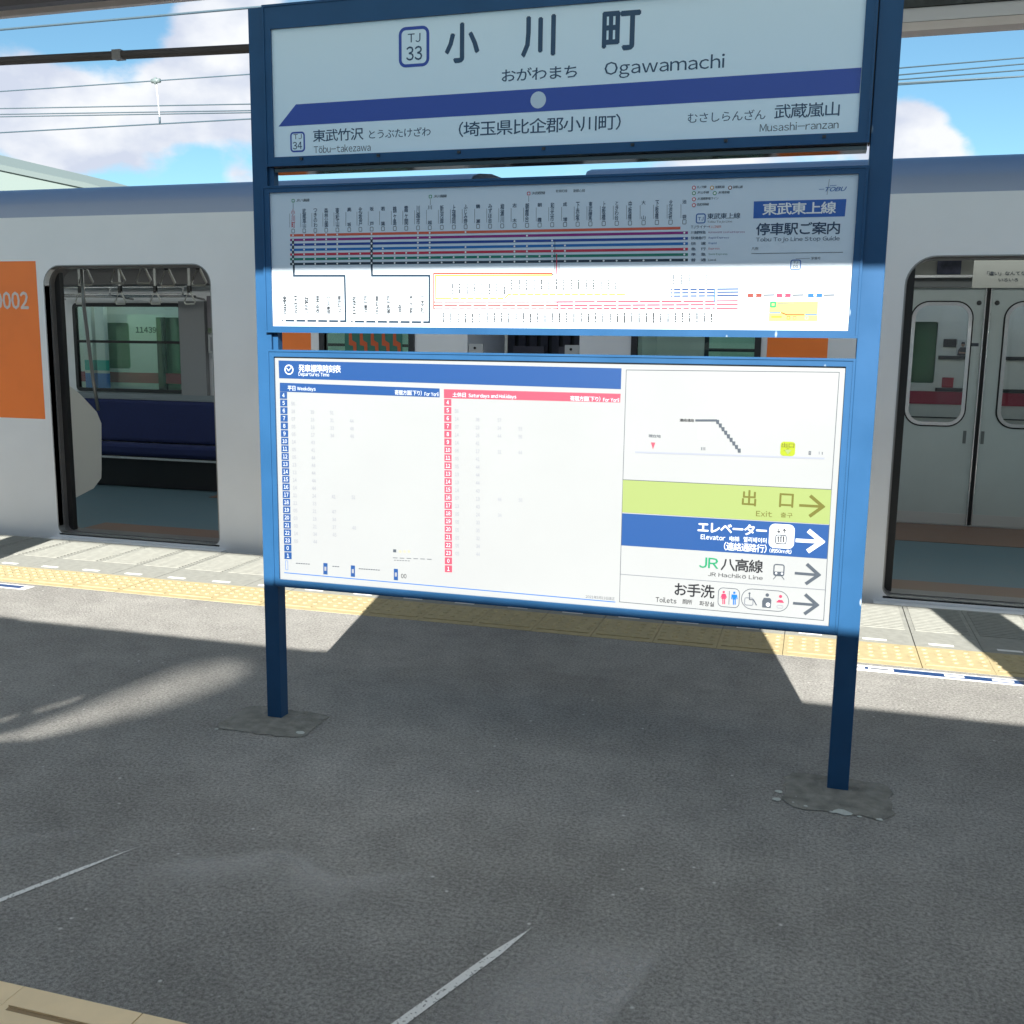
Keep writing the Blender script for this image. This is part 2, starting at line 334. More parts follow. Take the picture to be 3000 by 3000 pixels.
for side in (0, 1):
    for k in range(-5, 21):
        x = XR+.3*k; jx = random.uniform(-.001, .001); jz = random.uniform(-.0008, .0006)
        y = 4.659 if side == 0 else 1.6305
        if side and x > 1.2: continue
        o = link('tactile_block', tb[side], platform, (x+.03+jx, y, jz))
        y2 = 5.0105 if side == 0 else 1.279
        o = link('edge_tile', et[side], platform, (x+.03+jx, y2, jz))
        if side == 0: link('white_marker', wm, platform, (x, 5.068, -.0004+jz))

# floor sticker strip just inside the tactile line
def sticker(xa, xb, blues, label, parts=()):
    b = MB(); b.box(xa, xb, 4.535, 4.615, 0, .0012, WHITE)
    for (p, q) in blues: b.box(p, q, 4.551, 4.600, .0012, .0018, PRINTBLUE)
    for (p, q) in parts: b.box(p, q, 4.562, 4.588, .0018, .0024, WHITE)
    o = b.build('floor_sticker'); return tag(o, label, 'floor sticker', 'blue and white stickers on the platform floor')
sticker(-5.6, -4.165, [(-5.57, -4.215)], 'blue floor sticker with pale border beside yellow tactile blocks, end showing left of the sign')
sticker(.19, 2.2, [(.405, 2.17)], 'white and blue floor sticker beside yellow tactile blocks, right of the sign', [(.61, .69), (.80, .885), (1.2, 1.3)])
b = MB(); b.box(.235, .262, 4.566, 4.586, .0012, .002, LGREY); b.box(.285, .30, 4.56, 4.592, .0012, .002, PRINTBLUE); b.box(.31, .385, 4.566, 4.586, .0012, .002, LGREY); tag(b.build('print', bpy.data.objects['floor_sticker.001']), kind='stuff')

# painted slanting lines and worn patch
WP = worn_paint()
def lane(xa, ya, xb, yb, w, taper, label):
    d = Vector((xb-xa, yb-ya, 0)).normalized(); n = Vector((-d.y, d.x, 0)); A = Vector((xa, ya, .002)); B = Vector((xb, yb, .002)); T = B - d*taper
    vs = [A-n*w/2, T-n*w*.42, B, T+n*w*.42, A+n*w/2]; q = MB(); q.add(vs, [(0,1,2,3,4)], WP); return tag(q.build('painted_line'), kind='structure')
lane(-1.99, 1.65, -1.722, 2.235, .020, .18, ''); lane(-.79, 1.65, -.578, 2.18, .026, .13, '')
me = bpy.data.meshes.new('worn_patch'); nx, ny = 26, 26; vs = []; fade = []
A, B, C, D = Vector((-.585, 2.175, .0015)), Vector((-.235, 2.225, .0015)), Vector((-.385, 1.64, .0015)), Vector((-.80, 1.64, .0015))
for j in range(ny+1):
    for i in range(nx+1):
        u, v = i/nx, j/ny; p = (A*(1-u)+B*u)*(1-v) + (D*(1-u)+C*u)*v; vs.append(p)
        e = min(1, u*3)*min(1, (1-u)*14)*min(1, v*5); fade.append(.62*e*(.35+.65*u))
me.from_pydata(vs, [], [(j*(nx+1)+i, (j+1)*(nx+1)+i, (j+1)*(nx+1)+i+1, j*(nx+1)+i+1) for j in range(ny) for i in range(nx)])
at = me.attributes.new('fade', 'FLOAT', 'POINT'); at.data.foreach_set('value', fade); WEAR_LIGHT = wear_and_light_film(); me.materials.append(WEAR_LIGHT)
tag(link('wear_and_light_mark', me), kind='structure')

def painted_light(track, width, strength):  # faint reflected-light shapes on the asphalt, painted as pale sheets
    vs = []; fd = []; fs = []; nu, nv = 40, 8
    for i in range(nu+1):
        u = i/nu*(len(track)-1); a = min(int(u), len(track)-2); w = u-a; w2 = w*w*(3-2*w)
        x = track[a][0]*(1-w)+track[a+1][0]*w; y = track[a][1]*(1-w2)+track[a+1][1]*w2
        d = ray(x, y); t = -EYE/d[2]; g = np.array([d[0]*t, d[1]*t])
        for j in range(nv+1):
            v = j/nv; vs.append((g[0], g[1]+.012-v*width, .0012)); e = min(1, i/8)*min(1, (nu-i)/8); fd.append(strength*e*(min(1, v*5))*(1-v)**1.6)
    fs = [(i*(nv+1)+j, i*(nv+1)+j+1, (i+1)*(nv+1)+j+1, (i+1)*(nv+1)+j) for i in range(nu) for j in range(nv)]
    me = bpy.data.meshes.new('wear_and_light_mark'); me.from_pydata(vs, [], fs); at = me.attributes.new('fade', 'FLOAT', 'POINT'); at.data.foreach_set('value', fd); me.materials.append(WEAR_LIGHT); tag(link('wear_and_light_mark', me), kind='structure')
painted_light([(330,2545),(560,2515),(860,2488),(950,2545),(1010,2568),(1140,2555),(1300,2530)], .24, .75)
painted_light([(-60,2470),(120,2440),(300,2430)], .12, .4)
# ------------------------------------------------------------------ station sign
YS = 3.215
sign = empty('station_sign', (-.85, 3.25, 0), 'blue framed station name sign with route map and timetable panels on two posts', 'station sign')
for (xa, xb, zt) in ((-1.889, -1.832, 2.485), (.1135, .178, 2.485)):
    m = MB(); m.box(xa, xb, 3.221, 3.276, -.01, zt, BLUE); m.build('post', sign, .002)
# irregular concrete footing patches round the posts
def footing(cx, cy, wx, wy, seed, chips, label):
    rd = random.Random(seed); pts = []
    n = 44
    for k in range(n):
        a = 2*math.pi*k/n; c, s_ = math.cos(a), math.sin(a); q = 1/max(abs(c), abs(s_)); q = min(q, 1.27)
        pts.append((cx+c*q*wx/2*(1+rd.uniform(-.05, .05)), cy+s_*q*wy/2*(1+rd.uniform(-.06, .06))))
    b = MB(); vs = [(x, y, .0025) for x, y in pts]+[(cx, cy, .006)]; b.add(vs, [(k, (k+1) % n, n) for k in range(n)], PATCH)
    o = b.build('footing_patch'); tag(o, kind='structure')
    for (x, y, r) in chips:
        q = MB(); kk = 9; vs = [(x+r*math.cos(2*math.pi*i/kk)*rd.uniform(.7, 1.25), y+r*.75*math.sin(2*math.pi*i/kk)*rd.uniform(.7, 1.25), .003) for i in range(kk)]+[(x, y, .003+r*.3)]
        q.add(vs, [(i, (i+1) % kk, kk) for i in range(kk)], MORTAR); q.build('mortar_chip', o)
footing(-1.845, 3.19, .35, .25, 3, [(-2.0, 3.055, .008), (-1.70, 3.12, .02)], '')
footing(.145, 3.185, .325, .27, 8, [(.158, 3.06, .028), (.128, 3.052, .010), (.205, 3.046, .009), (.262, 3.045, .011), (-.033, 3.15, .013), (-.038, 3.09, .015), (.05, 3.07, .007), (.012, 3.085, .004), (-.06, 3.055, .004), (.37, 3.04, .004), (.02, 3.13, .004)], '')

def frame_panel(name, x0, x1, z0, z1, fx0, fx1, fz0, fz1, ydepth, sheetmat, lip=.004):
    """frame outer x0..x1,z0..z1; visible sheet fx..; returns panel object"""
    m = MB(); yf = YS-.004; yb = YS+ydepth
    vs, fs = plate([(x0,z0),(x1,z0),(x1,z1),(x0,z1)], [[(fx0,fz0),(fx1,fz0),(fx1,fz1),(fx0,fz1)]], yf, YS+.014, BLUE); m.add(vs, fs, BLUE)
    m.box(x0+.0008, x1-.0008, YS+.016, yb, z0+.0012, z1-.0012, BLUE)
    m.add(*plate([(x0-.002,z0-.002),(x1+.002,z0-.002),(x1+.002,z1+.002),(x0-.002,z1+.002)], [[(x0+.005,z0+.005),(x1-.005,z0+.005),(x1-.005,z1-.005),(x0+.005,z1-.005)]], yf-.003, yf+.004, BLUE), BLUE)
    o = m.build(name, sign, .0012)
    q = MB(); q.box(fx0-.002, fx1+.002, YS+.004, YS+.015, fz0-.002, fz1+.002, sheetmat); q.build('sheet', o)
    return o
namep = frame_panel('name_panel', -1.828, .108, 1.975, 2.485, -1.801, .077, 2.003, 2.411, .085, NAMEFACE)
mapp = frame_panel('route_map_panel', -1.846, .112, 1.421, 1.908, -1.822, .087, 1.441, 1.888, .03, SHEET)
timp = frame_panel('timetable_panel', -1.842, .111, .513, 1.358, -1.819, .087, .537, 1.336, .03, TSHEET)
# spacer bars that carry the panels, dark under-rail of the name box
m = MB(); m.box(-1.826, .106, YS+.02, YS+.08, 1.957, 1.972, mat('under_rail', (.02, .02, .022), .12)); m.build('under_rail', namep)
for z0, z1 in ((1.358, 1.421), (1.908, 1.973)):
    m = MB(); m.box(-1.831, -1.812, 3.232, 3.262, z0, z1, BLUE); m.build('bracket', sign)
for i in range(7):
    m = MB(); m.box(-1.7+.28*i, -1.69+.28*i, YS-.009, YS-.004, 1.99, 1.998, DARKMET); m.build('screw', namep)
m = MB(); m.box(.1085, .1130, 3.226, 3.29, 1.976, 2.484, RUBBER); m.build('added_groove_strip', namep)  # black strip added to stand in for the dark groove
# ---- print on the sheets
SYS = YS+.004
def PT(x, y): return on_y(x, y, SYS)
class Print:
    """one mesh per ink; pieces sit 0.5 mm apart in layers on the sheet"""
    def __init__(s): s.by = {}
    def mb(s, ink_): return s.by.setdefault(ink_.name, (MB(), ink_))[0]
    n = 0
    def poly(s, px, ink_, lay=1): s.world([PT(*p) for p in px], ink_, lay)
    def world(s, pts, ink_, lay=1): s.n += 1; s.mb(ink_).poly_xz(pts, SYS-.0005*lay-.00004*(s.n % 9), ink_)
    def line(s, pts, wpx, ink_, lay=1):
        P = [Vector(PT(*p)) for p in pts]; w = wpx/915/2
        for a, b in zip(P, P[1:]):
            d = (b-a).normalized(); n = Vector((-d.y, d.x))*w; a2 = a-d*w*.9; b2 = b+d*w*.9
            s.world([tuple(a2-n), tuple(b2-n), tuple(b2+n), tuple(a2+n)], ink_, lay)
    def disc(s, x, y, rpx, ink_, lay=2, n=14):
        c = PT(x, y); r = rpx/915; s.world([(c[0]+r*math.cos(2*math.pi*k/n), c[1]+r*math.sin(2*math.pi*k/n)) for k in range(n)], ink_, lay)
    def badge(s, x, y, wpx, t, ink_, lay=1, hpx=None, base=None):
        c = PT(x, y); w = wpx/915/2; h = (hpx or wpx)/915/2; r = w*.45; tt = t/915
        a = rrect(c[0]-w, c[0]+w, c[1]-h, c[1]+h, r, 5); b = rrect(c[0]-w+tt, c[0]+w-tt, c[1]-h+tt, c[1]+h-tt, max(r-tt, .0005), 5); n = len(a)
        yy = SYS-.0005*lay; s.mb(ink_).add([(p[0], yy, p[1]) for p in a+b], [(i, (i+1) % n, n+(i+1) % n, n+i) for i in range(n)], ink_)
    def text(s, body, xl, yl, xr, yr, h, ink_, bold=0, lay=1, vert=False, shear=0):
        me = text_mesh(body, bold*.8, vert, shear)
        if not me: return
        vs, fs, (bx0, bx1, by0, by1) = me
        a = PT(xl, yl); b = PT(xr, yr); mx_, my_ = (xl+xr)/2, (yl+yr)/2
        t0 = PT(mx_, my_-h/2)[1]; t1 = PT(mx_, my_+h/2)[1]
        cx = (a[0]+b[0])/2; cz = (t0+t1)/2; w = abs(b[0]-a[0]); hh = abs(t0-t1); yy = SYS-.0005*lay
        sx = w/max(bx1-bx0, 1e-6); sz = hh/max(by1-by0, 1e-6)
        s.mb(ink_).add([(cx+(x-(bx0+bx1)/2)*sx, yy-.00006*k, cz+(y-(by0+by1)/2)*sz) for x, y, k in vs], fs, ink_)
    def build(s, parent, name='print'):
        for k, (mb_, ik) in s.by.items(): tag(mb_.build(name, parent), kind='stuff')
_gl = {}
def glyph(ch):
    """outline of one character as flat faces (latin letters use their full-width forms, which are sans-serif)"""
    if ch in _gl: return _gl[ch]
    c2 = chr(ord(ch)+0xFEE0) if 0x21 <= ord(ch) <= 0x7E else ch
    cu = bpy.data.curves.new('t', 'FONT'); cu.body = c2; cu.size = 1; cu.resolution_u = 2
    o = bpy.data.objects.new('t', cu); COL.objects.link(o)
    dg = bpy.context.evaluated_depsgraph_get(); me = bpy.data.meshes.new_from_object(o.evaluated_get(dg)); bpy.data.objects.remove(o); bpy.data.curves.remove(cu)
    vs = [(v.co.x, v.co.y) for v in me.vertices]; fs = [tuple(p.vertices) for p in me.polygons]; bpy.data.meshes.remove(me)
    _gl[ch] = (vs, fs); return _gl[ch]
_tc = {}
EM = None
def text_mesh(body, bold=0, vert=False, shear=0):
    global EM
    key = (body, bold, vert, shear)
    if key in _tc: return _tc[key]
    if EM is None:
        g = glyph('口')[0]; EM = (max(v[0] for v in g)-min(v[0] for v in g))/.80
    V = []; Fc = []; x = 0.0; b = max(bold, 0)
    for i, ch in enumerate(body):
        if ch == '　': x += EM; continue
        if ch == ' ': x += .30*EM; continue
        src = 'o' if ch == 'ō' else ch; g, gf = glyph(src)
        if not g: x += .4*EM; continue
        gx0 = min(v[0] for v in g); gx1 = max(v[0] for v in g)
        if vert: dx, dy = -(gx0+gx1)/2, -i*EM*.97
        elif ord(src) < 0x7F: dx, dy = x-gx0, 0; x += gx1-gx0+.085*EM
        else: dx, dy = x, 0; x += EM
        offs = [(0, 0)] if b == 0 else [(-b, 0), (b, 0), (0, b), (0, -b)]
        for k, (ox, oy) in enumerate(offs):
            n = len(V); V += [(vx+dx+ox, vy+dy+oy, k) for vx, vy in g]; Fc += [tuple(q+n for q in f) for f in gf]
        if ch == 'ō':
            n = len(V); top = max(v[1] for v in g)+.07; xa, xb = gx0+dx+.06, gx1+dx-.06; V += [(xa, top, 0), (xb, top, 0), (xb, top+.055, 0), (xa, top+.055, 0)]; Fc.append((n, n+1, n+2, n+3))
    if not V: _tc[key] = None; return None
    if shear: V = [(vx+vy*shear, vy, k) for vx, vy, k in V]
    xs = [v[0] for v in V]; ys = [v[1] for v in V]; _tc[key] = (V, Fc, (min(xs), max(xs), min(ys), max(ys))); return _tc[key]

def name_print():
    p = Print()
    p.badge(1213, 137, 96, 9, ROYAL, 1, 112)
    p.text('TJ', 1195, 112, 1232, 110, 26, NAVY, .005); p.text('33', 1190, 157, 1237, 155, 42, NAVY, .012)
    p.text('小', 1303, 126, 1405, 124, 118, NAVY, .028); p.text('川', 1527, 108, 1628, 104, 122, NAVY, .028); p.text('町', 1764, 91, 1877, 88, 118, NAVY, .028)
    p.text('おがわまち', 1470, 220, 1691, 209, 38, NAVY, .008); p.text('Ogawamachi', 1771, 206, 2123, 184, 53, NAVY, .004)
    p.poly([(816,371), (867,306), (2524,198), (2518,273)], ROYAL); p.disc(1577, 293, 23, ink('pale_blue', (200, 214, 226)), 2, 28)
    p.badge(872, 416, 50, 5, ROYAL, 1, 60); p.text('TJ', 860, 401, 884, 400, 15, GREYINK); p.text('34', 858, 427, 885, 426, 22, NAVY, .01)
    p.text('東武竹沢', 917, 399, 1065, 391, 36, NAVY, .01); p.text('とうぶたけざわ', 1081, 392, 1262, 386, 27, NAVY, .003); p.text('Tōbu-takezawa', 920, 438, 1086, 431, 22, GREYINK)
    p.text('（埼玉県比企郡小川町）', 1344, 380, 1819, 356, 46, NAVY, .008)
    p.text('むさしらんざん', 2015, 344, 2243, 336, 30, NAVY, .0); p.text('武蔵嵐山', 2269, 326, 2460, 320, 43, NAVY, .008); p.text('Musashi-ranzan', 2226, 374, 2457, 364, 24, GREYINK)
    p.build(namep)
name_print()

STX = [859,891.5,924,956,988.6,1023.4,1056,1089,1122,1156.7,1190.4,1224.9,1259.3,1294.4,1329.6,1364.3,1400.6,1436,1471.4,1507.6,1544.2,1581,1617.8,1655.4,1692.4,1729.7,1768.8,1806.9,1845.7,1885.5,1924.6,1964.5,2005]
STN = '小川町,武蔵嵐山,つきのわ,森林公園,東松山,高坂,北坂戸,坂戸,若葉,鶴ヶ島,霞ヶ関,川越市,川越,新河岸,上福岡,ふじみ野,鶴瀬,みずほ台,柳瀬川,志木,朝霞台,朝霞,和光市,成増,下赤塚,東武練馬,上板橋,ときわ台,中板橋,大山,下板橋,北池袋,池袋'.split(',')
def map_print():
    p = Print()
    cols = [ink('l_orange', (214, 92, 66)), ink('l_purple', (140, 24, 120)), ink('l_blue', (10, 62, 150)), ink('l_sky', (0, 104, 180)), ink('l_red', (196, 40, 70)), ink('l_green', (0, 118, 100)), ink('l_dark', (28, 50, 68))]
    yl = [689.5,703,717,732,745.7,759.4,773.6]; yr = [668,682,698.6,713.8,730,745.7,761.6]
    def Y(i, x): t = (x-859)/(2005-859); return yl[i]*(1-t)+yr[i]*t
    for i, c in enumerate(cols):
        xe = 1990 if i == 0 else 2012
        p.line([(853, Y(i, 853)), (xe, Y(i, xe))], 7.4, c, 1)
    stops = [[0,1,2,3,4,7,11,12,15], [0,1,2,3,4,7,11,12,20,32], [0,1,2,3,4,7,11,12,19,22,32], [0,1,2,3,4,7,8,11,12,15,19,20,22,23,32], list(range(13))+[15,19,20,22,23,32], list(range(24))+[32], list(range(33))]
    for c0 in (0, 7): p.line([(STX[c0], Y(1, STX[c0])), (STX[c0], Y(6, STX[c0]))], 7.5, cols[6], 2)
    for i, st in enumerate(stops):
        for k in st: p.disc(STX[k], Y(i, STX[k]), 2.9, WINK, 3, 8)
    for k, n in enumerate(STN):
        x = STX[k]; t = k/32; yb = (668*(1-t)+641*t); yt = yb-56; yc = (yb+yt)/2
        ik = PINK if k == 0 else NAVY; L_ = len(n); gap = n
        if L_ == 2: p.text(n[0], x-6, yt+6, x+6, yt+6, 12, ik, .015); p.text(n[1], x-6, yb-6, x+6, yb-6, 12, ik, .015)
        else: p.text(n, x-5.5, yc, x+5.5, yc, 56, ik, .012, vert=True)
        p.badge(x, yb+9, 11, 1.4, GREYINK, 1, 13); p.line([(x-10, yc-14), (x-10, yb-2)], .9, GREYINK, 1)
    D = cols[6]
    p.line([(861,776),(861,808),(1010,808),(1013,941),(829,939)], 6.5, D); p.line([(1089,774),(1090,807.5),(1258,807.5),(1258,944),(1031,942)], 6.5, D)
    for k in range(6): p.disc(834+k*32, 939.5+k*.3, 3.4, WINK, 3, 8)
    for k in range(7): p.disc(1037+k*33.4, 941.5+k*.4, 3.4, WINK, 3, 8)
    names = ['寄居', '玉淀', '鉢形', '男衾', 'みなみ寄居', '東武竹沢']
    for k, n in enumerate(names): p.text(n, 829+k*32, 893, 840+k*32, 893, 54, DINK, .03, vert=True)
    for k, n in enumerate(['越生', '武州唐沢', '東毛呂', '武州長瀬', '川角', '西大家', '一本松']): p.text(n, 1032+k*33.4, 893, 1043+k*33.4, 893, 54, DINK, .03, vert=True)
    OR = ink('m_orange', (165, 55, 16)); YE = ink('m_yellow', (205, 150, 40)); BR = ink('m_brown', (125, 50, 42))
    p.line([(1617,801),(1271,801),(1271,904)], 4, OR); p.line([(1617,806),(1276,807),(1277,874)], 4, YE); p.line([(1277,875),(1478,875),(1491,862),(1830,862)], 4, YE)
    for j, y in enumerate((884.8, 895, 905)):
        p.line([(1272, y),(1632, y-.2)], 3.6, BR); p.line([(1633, y-.3),(2093, y-2.5)], 4.6, PRINTRED)
    p.line([(1633, 884),(1633, 905)], 2.2, PINK)
    for k in range(38):
        x = 1300+k*21.2
        if x < 2085:
            p.disc(x, 905-1.2*(k/38), 2.3, WINK, 3, 6)
            for q in range(4): p.line([(x, 918+q*7+random.uniform(0, 3)), (x, 921+q*7+random.uniform(-1, 2))], 4.2, DINK, 1)
            if k % 3 == 0: p.disc(x, 884.5-1.8*(k/38), 2.4, WINK, 3, 6)
            if k % 2 == 0: p.disc(x, 895-1.8*(k/38), 2.4, WINK, 3, 6)
        x2 = 1325+k*21.8
        if x2 < 1815:
            up_ = 0 if x2 < 1485 else -13
            p.disc(x2, 874.8+up_, 2.2, WINK, 3, 6)
            for q in range(4): p.line([(x2, 832+up_+q*8+random.uniform(0, 3)), (x2, 835+up_+q*8+random.uniform(-1, 2))], 4, DINK, 1)
    for j, y in enumerate((848.5, 858, 867.5)):
        p.line([(1967, y),(2093, y-.8)], 4.4, PRINTBLUE)
        for k in range(5): p.disc(1972+k*24, y, 2.4, WINK, 3, 6)
    for k in range(5):
        for q in range(4): p.line([(1973+k*24, 805+q*8), (1973+k*24, 809+q*8+random.uniform(-2, 1))], 3.2, GREYINK)
    p.line([(2093,848),(2093,884)], 3, MIDBLUE)
    for j, y in enumerate((847, 856, 865.5)): p.line([(2103, y),(2162, y-.5)], 4.4, PRINTBLUE)
    for j, y in enumerate((881.5, 892, 903.5)): p.line([(2101, y),(2160, y-.5)], 4, PRINTRED)
    p.line([(1626,705),(1626,798),(1617,806)], 1.4, D, 3); p.line([(1638,773),(1638,800),(1617,807)], 1.2, GREYINK, 2); p.line([(1631,745),(1631,800)], 3, PINK, 2)
    # transfer notes over the stations
    for (x, y, ik, t) in ((859, 588, JRGREEN, 'JR八高線'), (1261, 576, JRGREEN, 'JR川越線'), (1549, 567, PINK, 'JR武蔵野線')):
        p.badge(x, y, 10, 2, ik, 1); p.text(t, x+9, y-1, x+48, y-2, 9, GREYINK, .01); p.line([(x, y+8), (x, y+24)], 1, GREYINK)
    p.text('有楽町線', 1628, 560, 1662, 559, 9, GREYINK); p.text('副都心線', 1680, 559, 1714, 558, 9, GREYINK)
    for j, (y, its) in enumerate(((550, [(2033, PINK, '丸ノ内線'), (2086, YE, '有楽町線'), (2139, BR, '副都心線')]), (566, [(2033, JRGREEN, 'JR山手線'), (2094, JRGREEN, 'JR埼京線')]), (584, [(2033, PINK, 'JR湘南新宿ライン')]), (601, [(2033, PINK, '西武池袋線')]))):
        for x, ik, t in its: p.disc(x, y, 5.5, ik, 1, 12); p.disc(x, y, 3.4, WINK, 2, 10); p.text(t, x+9, y-2, x+9+len(t)*7, y-3, 8, GREYINK, .01)
    # legend column
    p.badge(2053, 640, 27, 3, MIDBLUE); p.text('TJ', 2045, 641, 2061, 641, 10, MIDBLUE, .02)
    p.text('東武東上線', 2072, 634, 2169, 631, 17, NAVY, .008); p.text('Tobu Tojo Line', 2072, 651, 2145, 649, 8, GREYINK)
    en = ['TJ LINER', 'KAWAGOE Limited Express', 'Rapid Express', 'Rapid', 'Express', 'Semi Express', 'Local']; jp = ['TJライナー', '川越特急', '快速急行', '快　速', '急　行', '準　急', '普　通']
    for j in range(7):
        y = 665+j*16.1; p.text(jp[j], 2024, y, 2024+(56 if j == 0 else 44), y-.5, 9, NAVY, .012)
        p.text(en[j], 2076, y, 2076+len(en[j])*4.6, y-1, 7, cols[j])
    p.poly([(2208.7,590),(2480,583),(2475,634),(2207,640)], MAPBLUE); p.text('東武東上線', 2234, 613, 2450, 608, 36, WINK, .025, 2)
    p.text('停車駅ご案内', 2215, 672, 2461, 667, 37, NAVY, .02); p.text('Tobu Tojo Line Stop Guide', 2215, 703, 2460, 700, 16, NAVY, .004)
    p.text('TOBU', 2418, 555, 2481, 553, 13, MIDBLUE, .02, shear=.35); p.line([(2400,554.6),(2414,554.4)], 1.3, MIDBLUE); p.line([(2423,570),(2430,525)], 1.2, LGREY); p.line([(2432,544),(2450,543)], 1.2, MIDBLUE)
    p.text('凡例', 2202, 729, 2221, 728, 9, GREYINK); p.line([(2202,743),(2469,739)], 1.4, GREYINK)
    p.badge(2331, 776, 28, 2.6, MIDBLUE); p.text('TJ', 2325, 769, 2337, 769, 7, GREYINK); p.text('01', 2323, 781, 2339, 781, 10, NAVY, .02); p.text('駅番号', 2377, 757, 2404, 756, 8, GREYINK); p.line([(2332,758),(2372,757)], 1, LGREY)
    p.poly([(2302,801),(2358,800.5),(2357,817.5),(2302,818)], ink('g_bar', (140, 140, 146))); p.disc(2330, 809.5, 8, WINK, 2)
    for x, ik in ((2211, BR), (2296, PINK), (2388, MIDBLUE)):
        p.line([(x-16, 865.5), (x+16, 865)], 10, ik); p.disc(x, 865.2, 4, WINK, 2); p.line([(x+27, 864.5), (x+56, 864)], 4, GREYINK)
    p.poly([(2254,884),(2397,883),(2395,941),(2252,941)], ink('cream_box', (190, 186, 100))); p.badge(2265, 892, 17, 5, JRGREEN, 2)
    p.line([(2278,889),(2326,888)], 2.4, PALEINK, 2); p.line([(2256,916.5),(2286,916.5)], 3, MIDBLUE, 2); p.line([(2290,916),(2305,922),(2355,922)], 3, OR, 2); p.line([(2360,922),(2392,922)], 3, MIDBLUE, 2); p.line([(2262,928),(2288,928)], 4, YE, 2)
    for x, ik in ((2310, OR), (2328, PINK), (2363, MIDBLUE)): p.badge(x, 931, 9, 1.6, ik, 2)
    for k in range(7): p.line([(2200+k*9, 840), (2204+k*9, 840)], 3, PALEINK)
    p.build(mapp)
map_print()

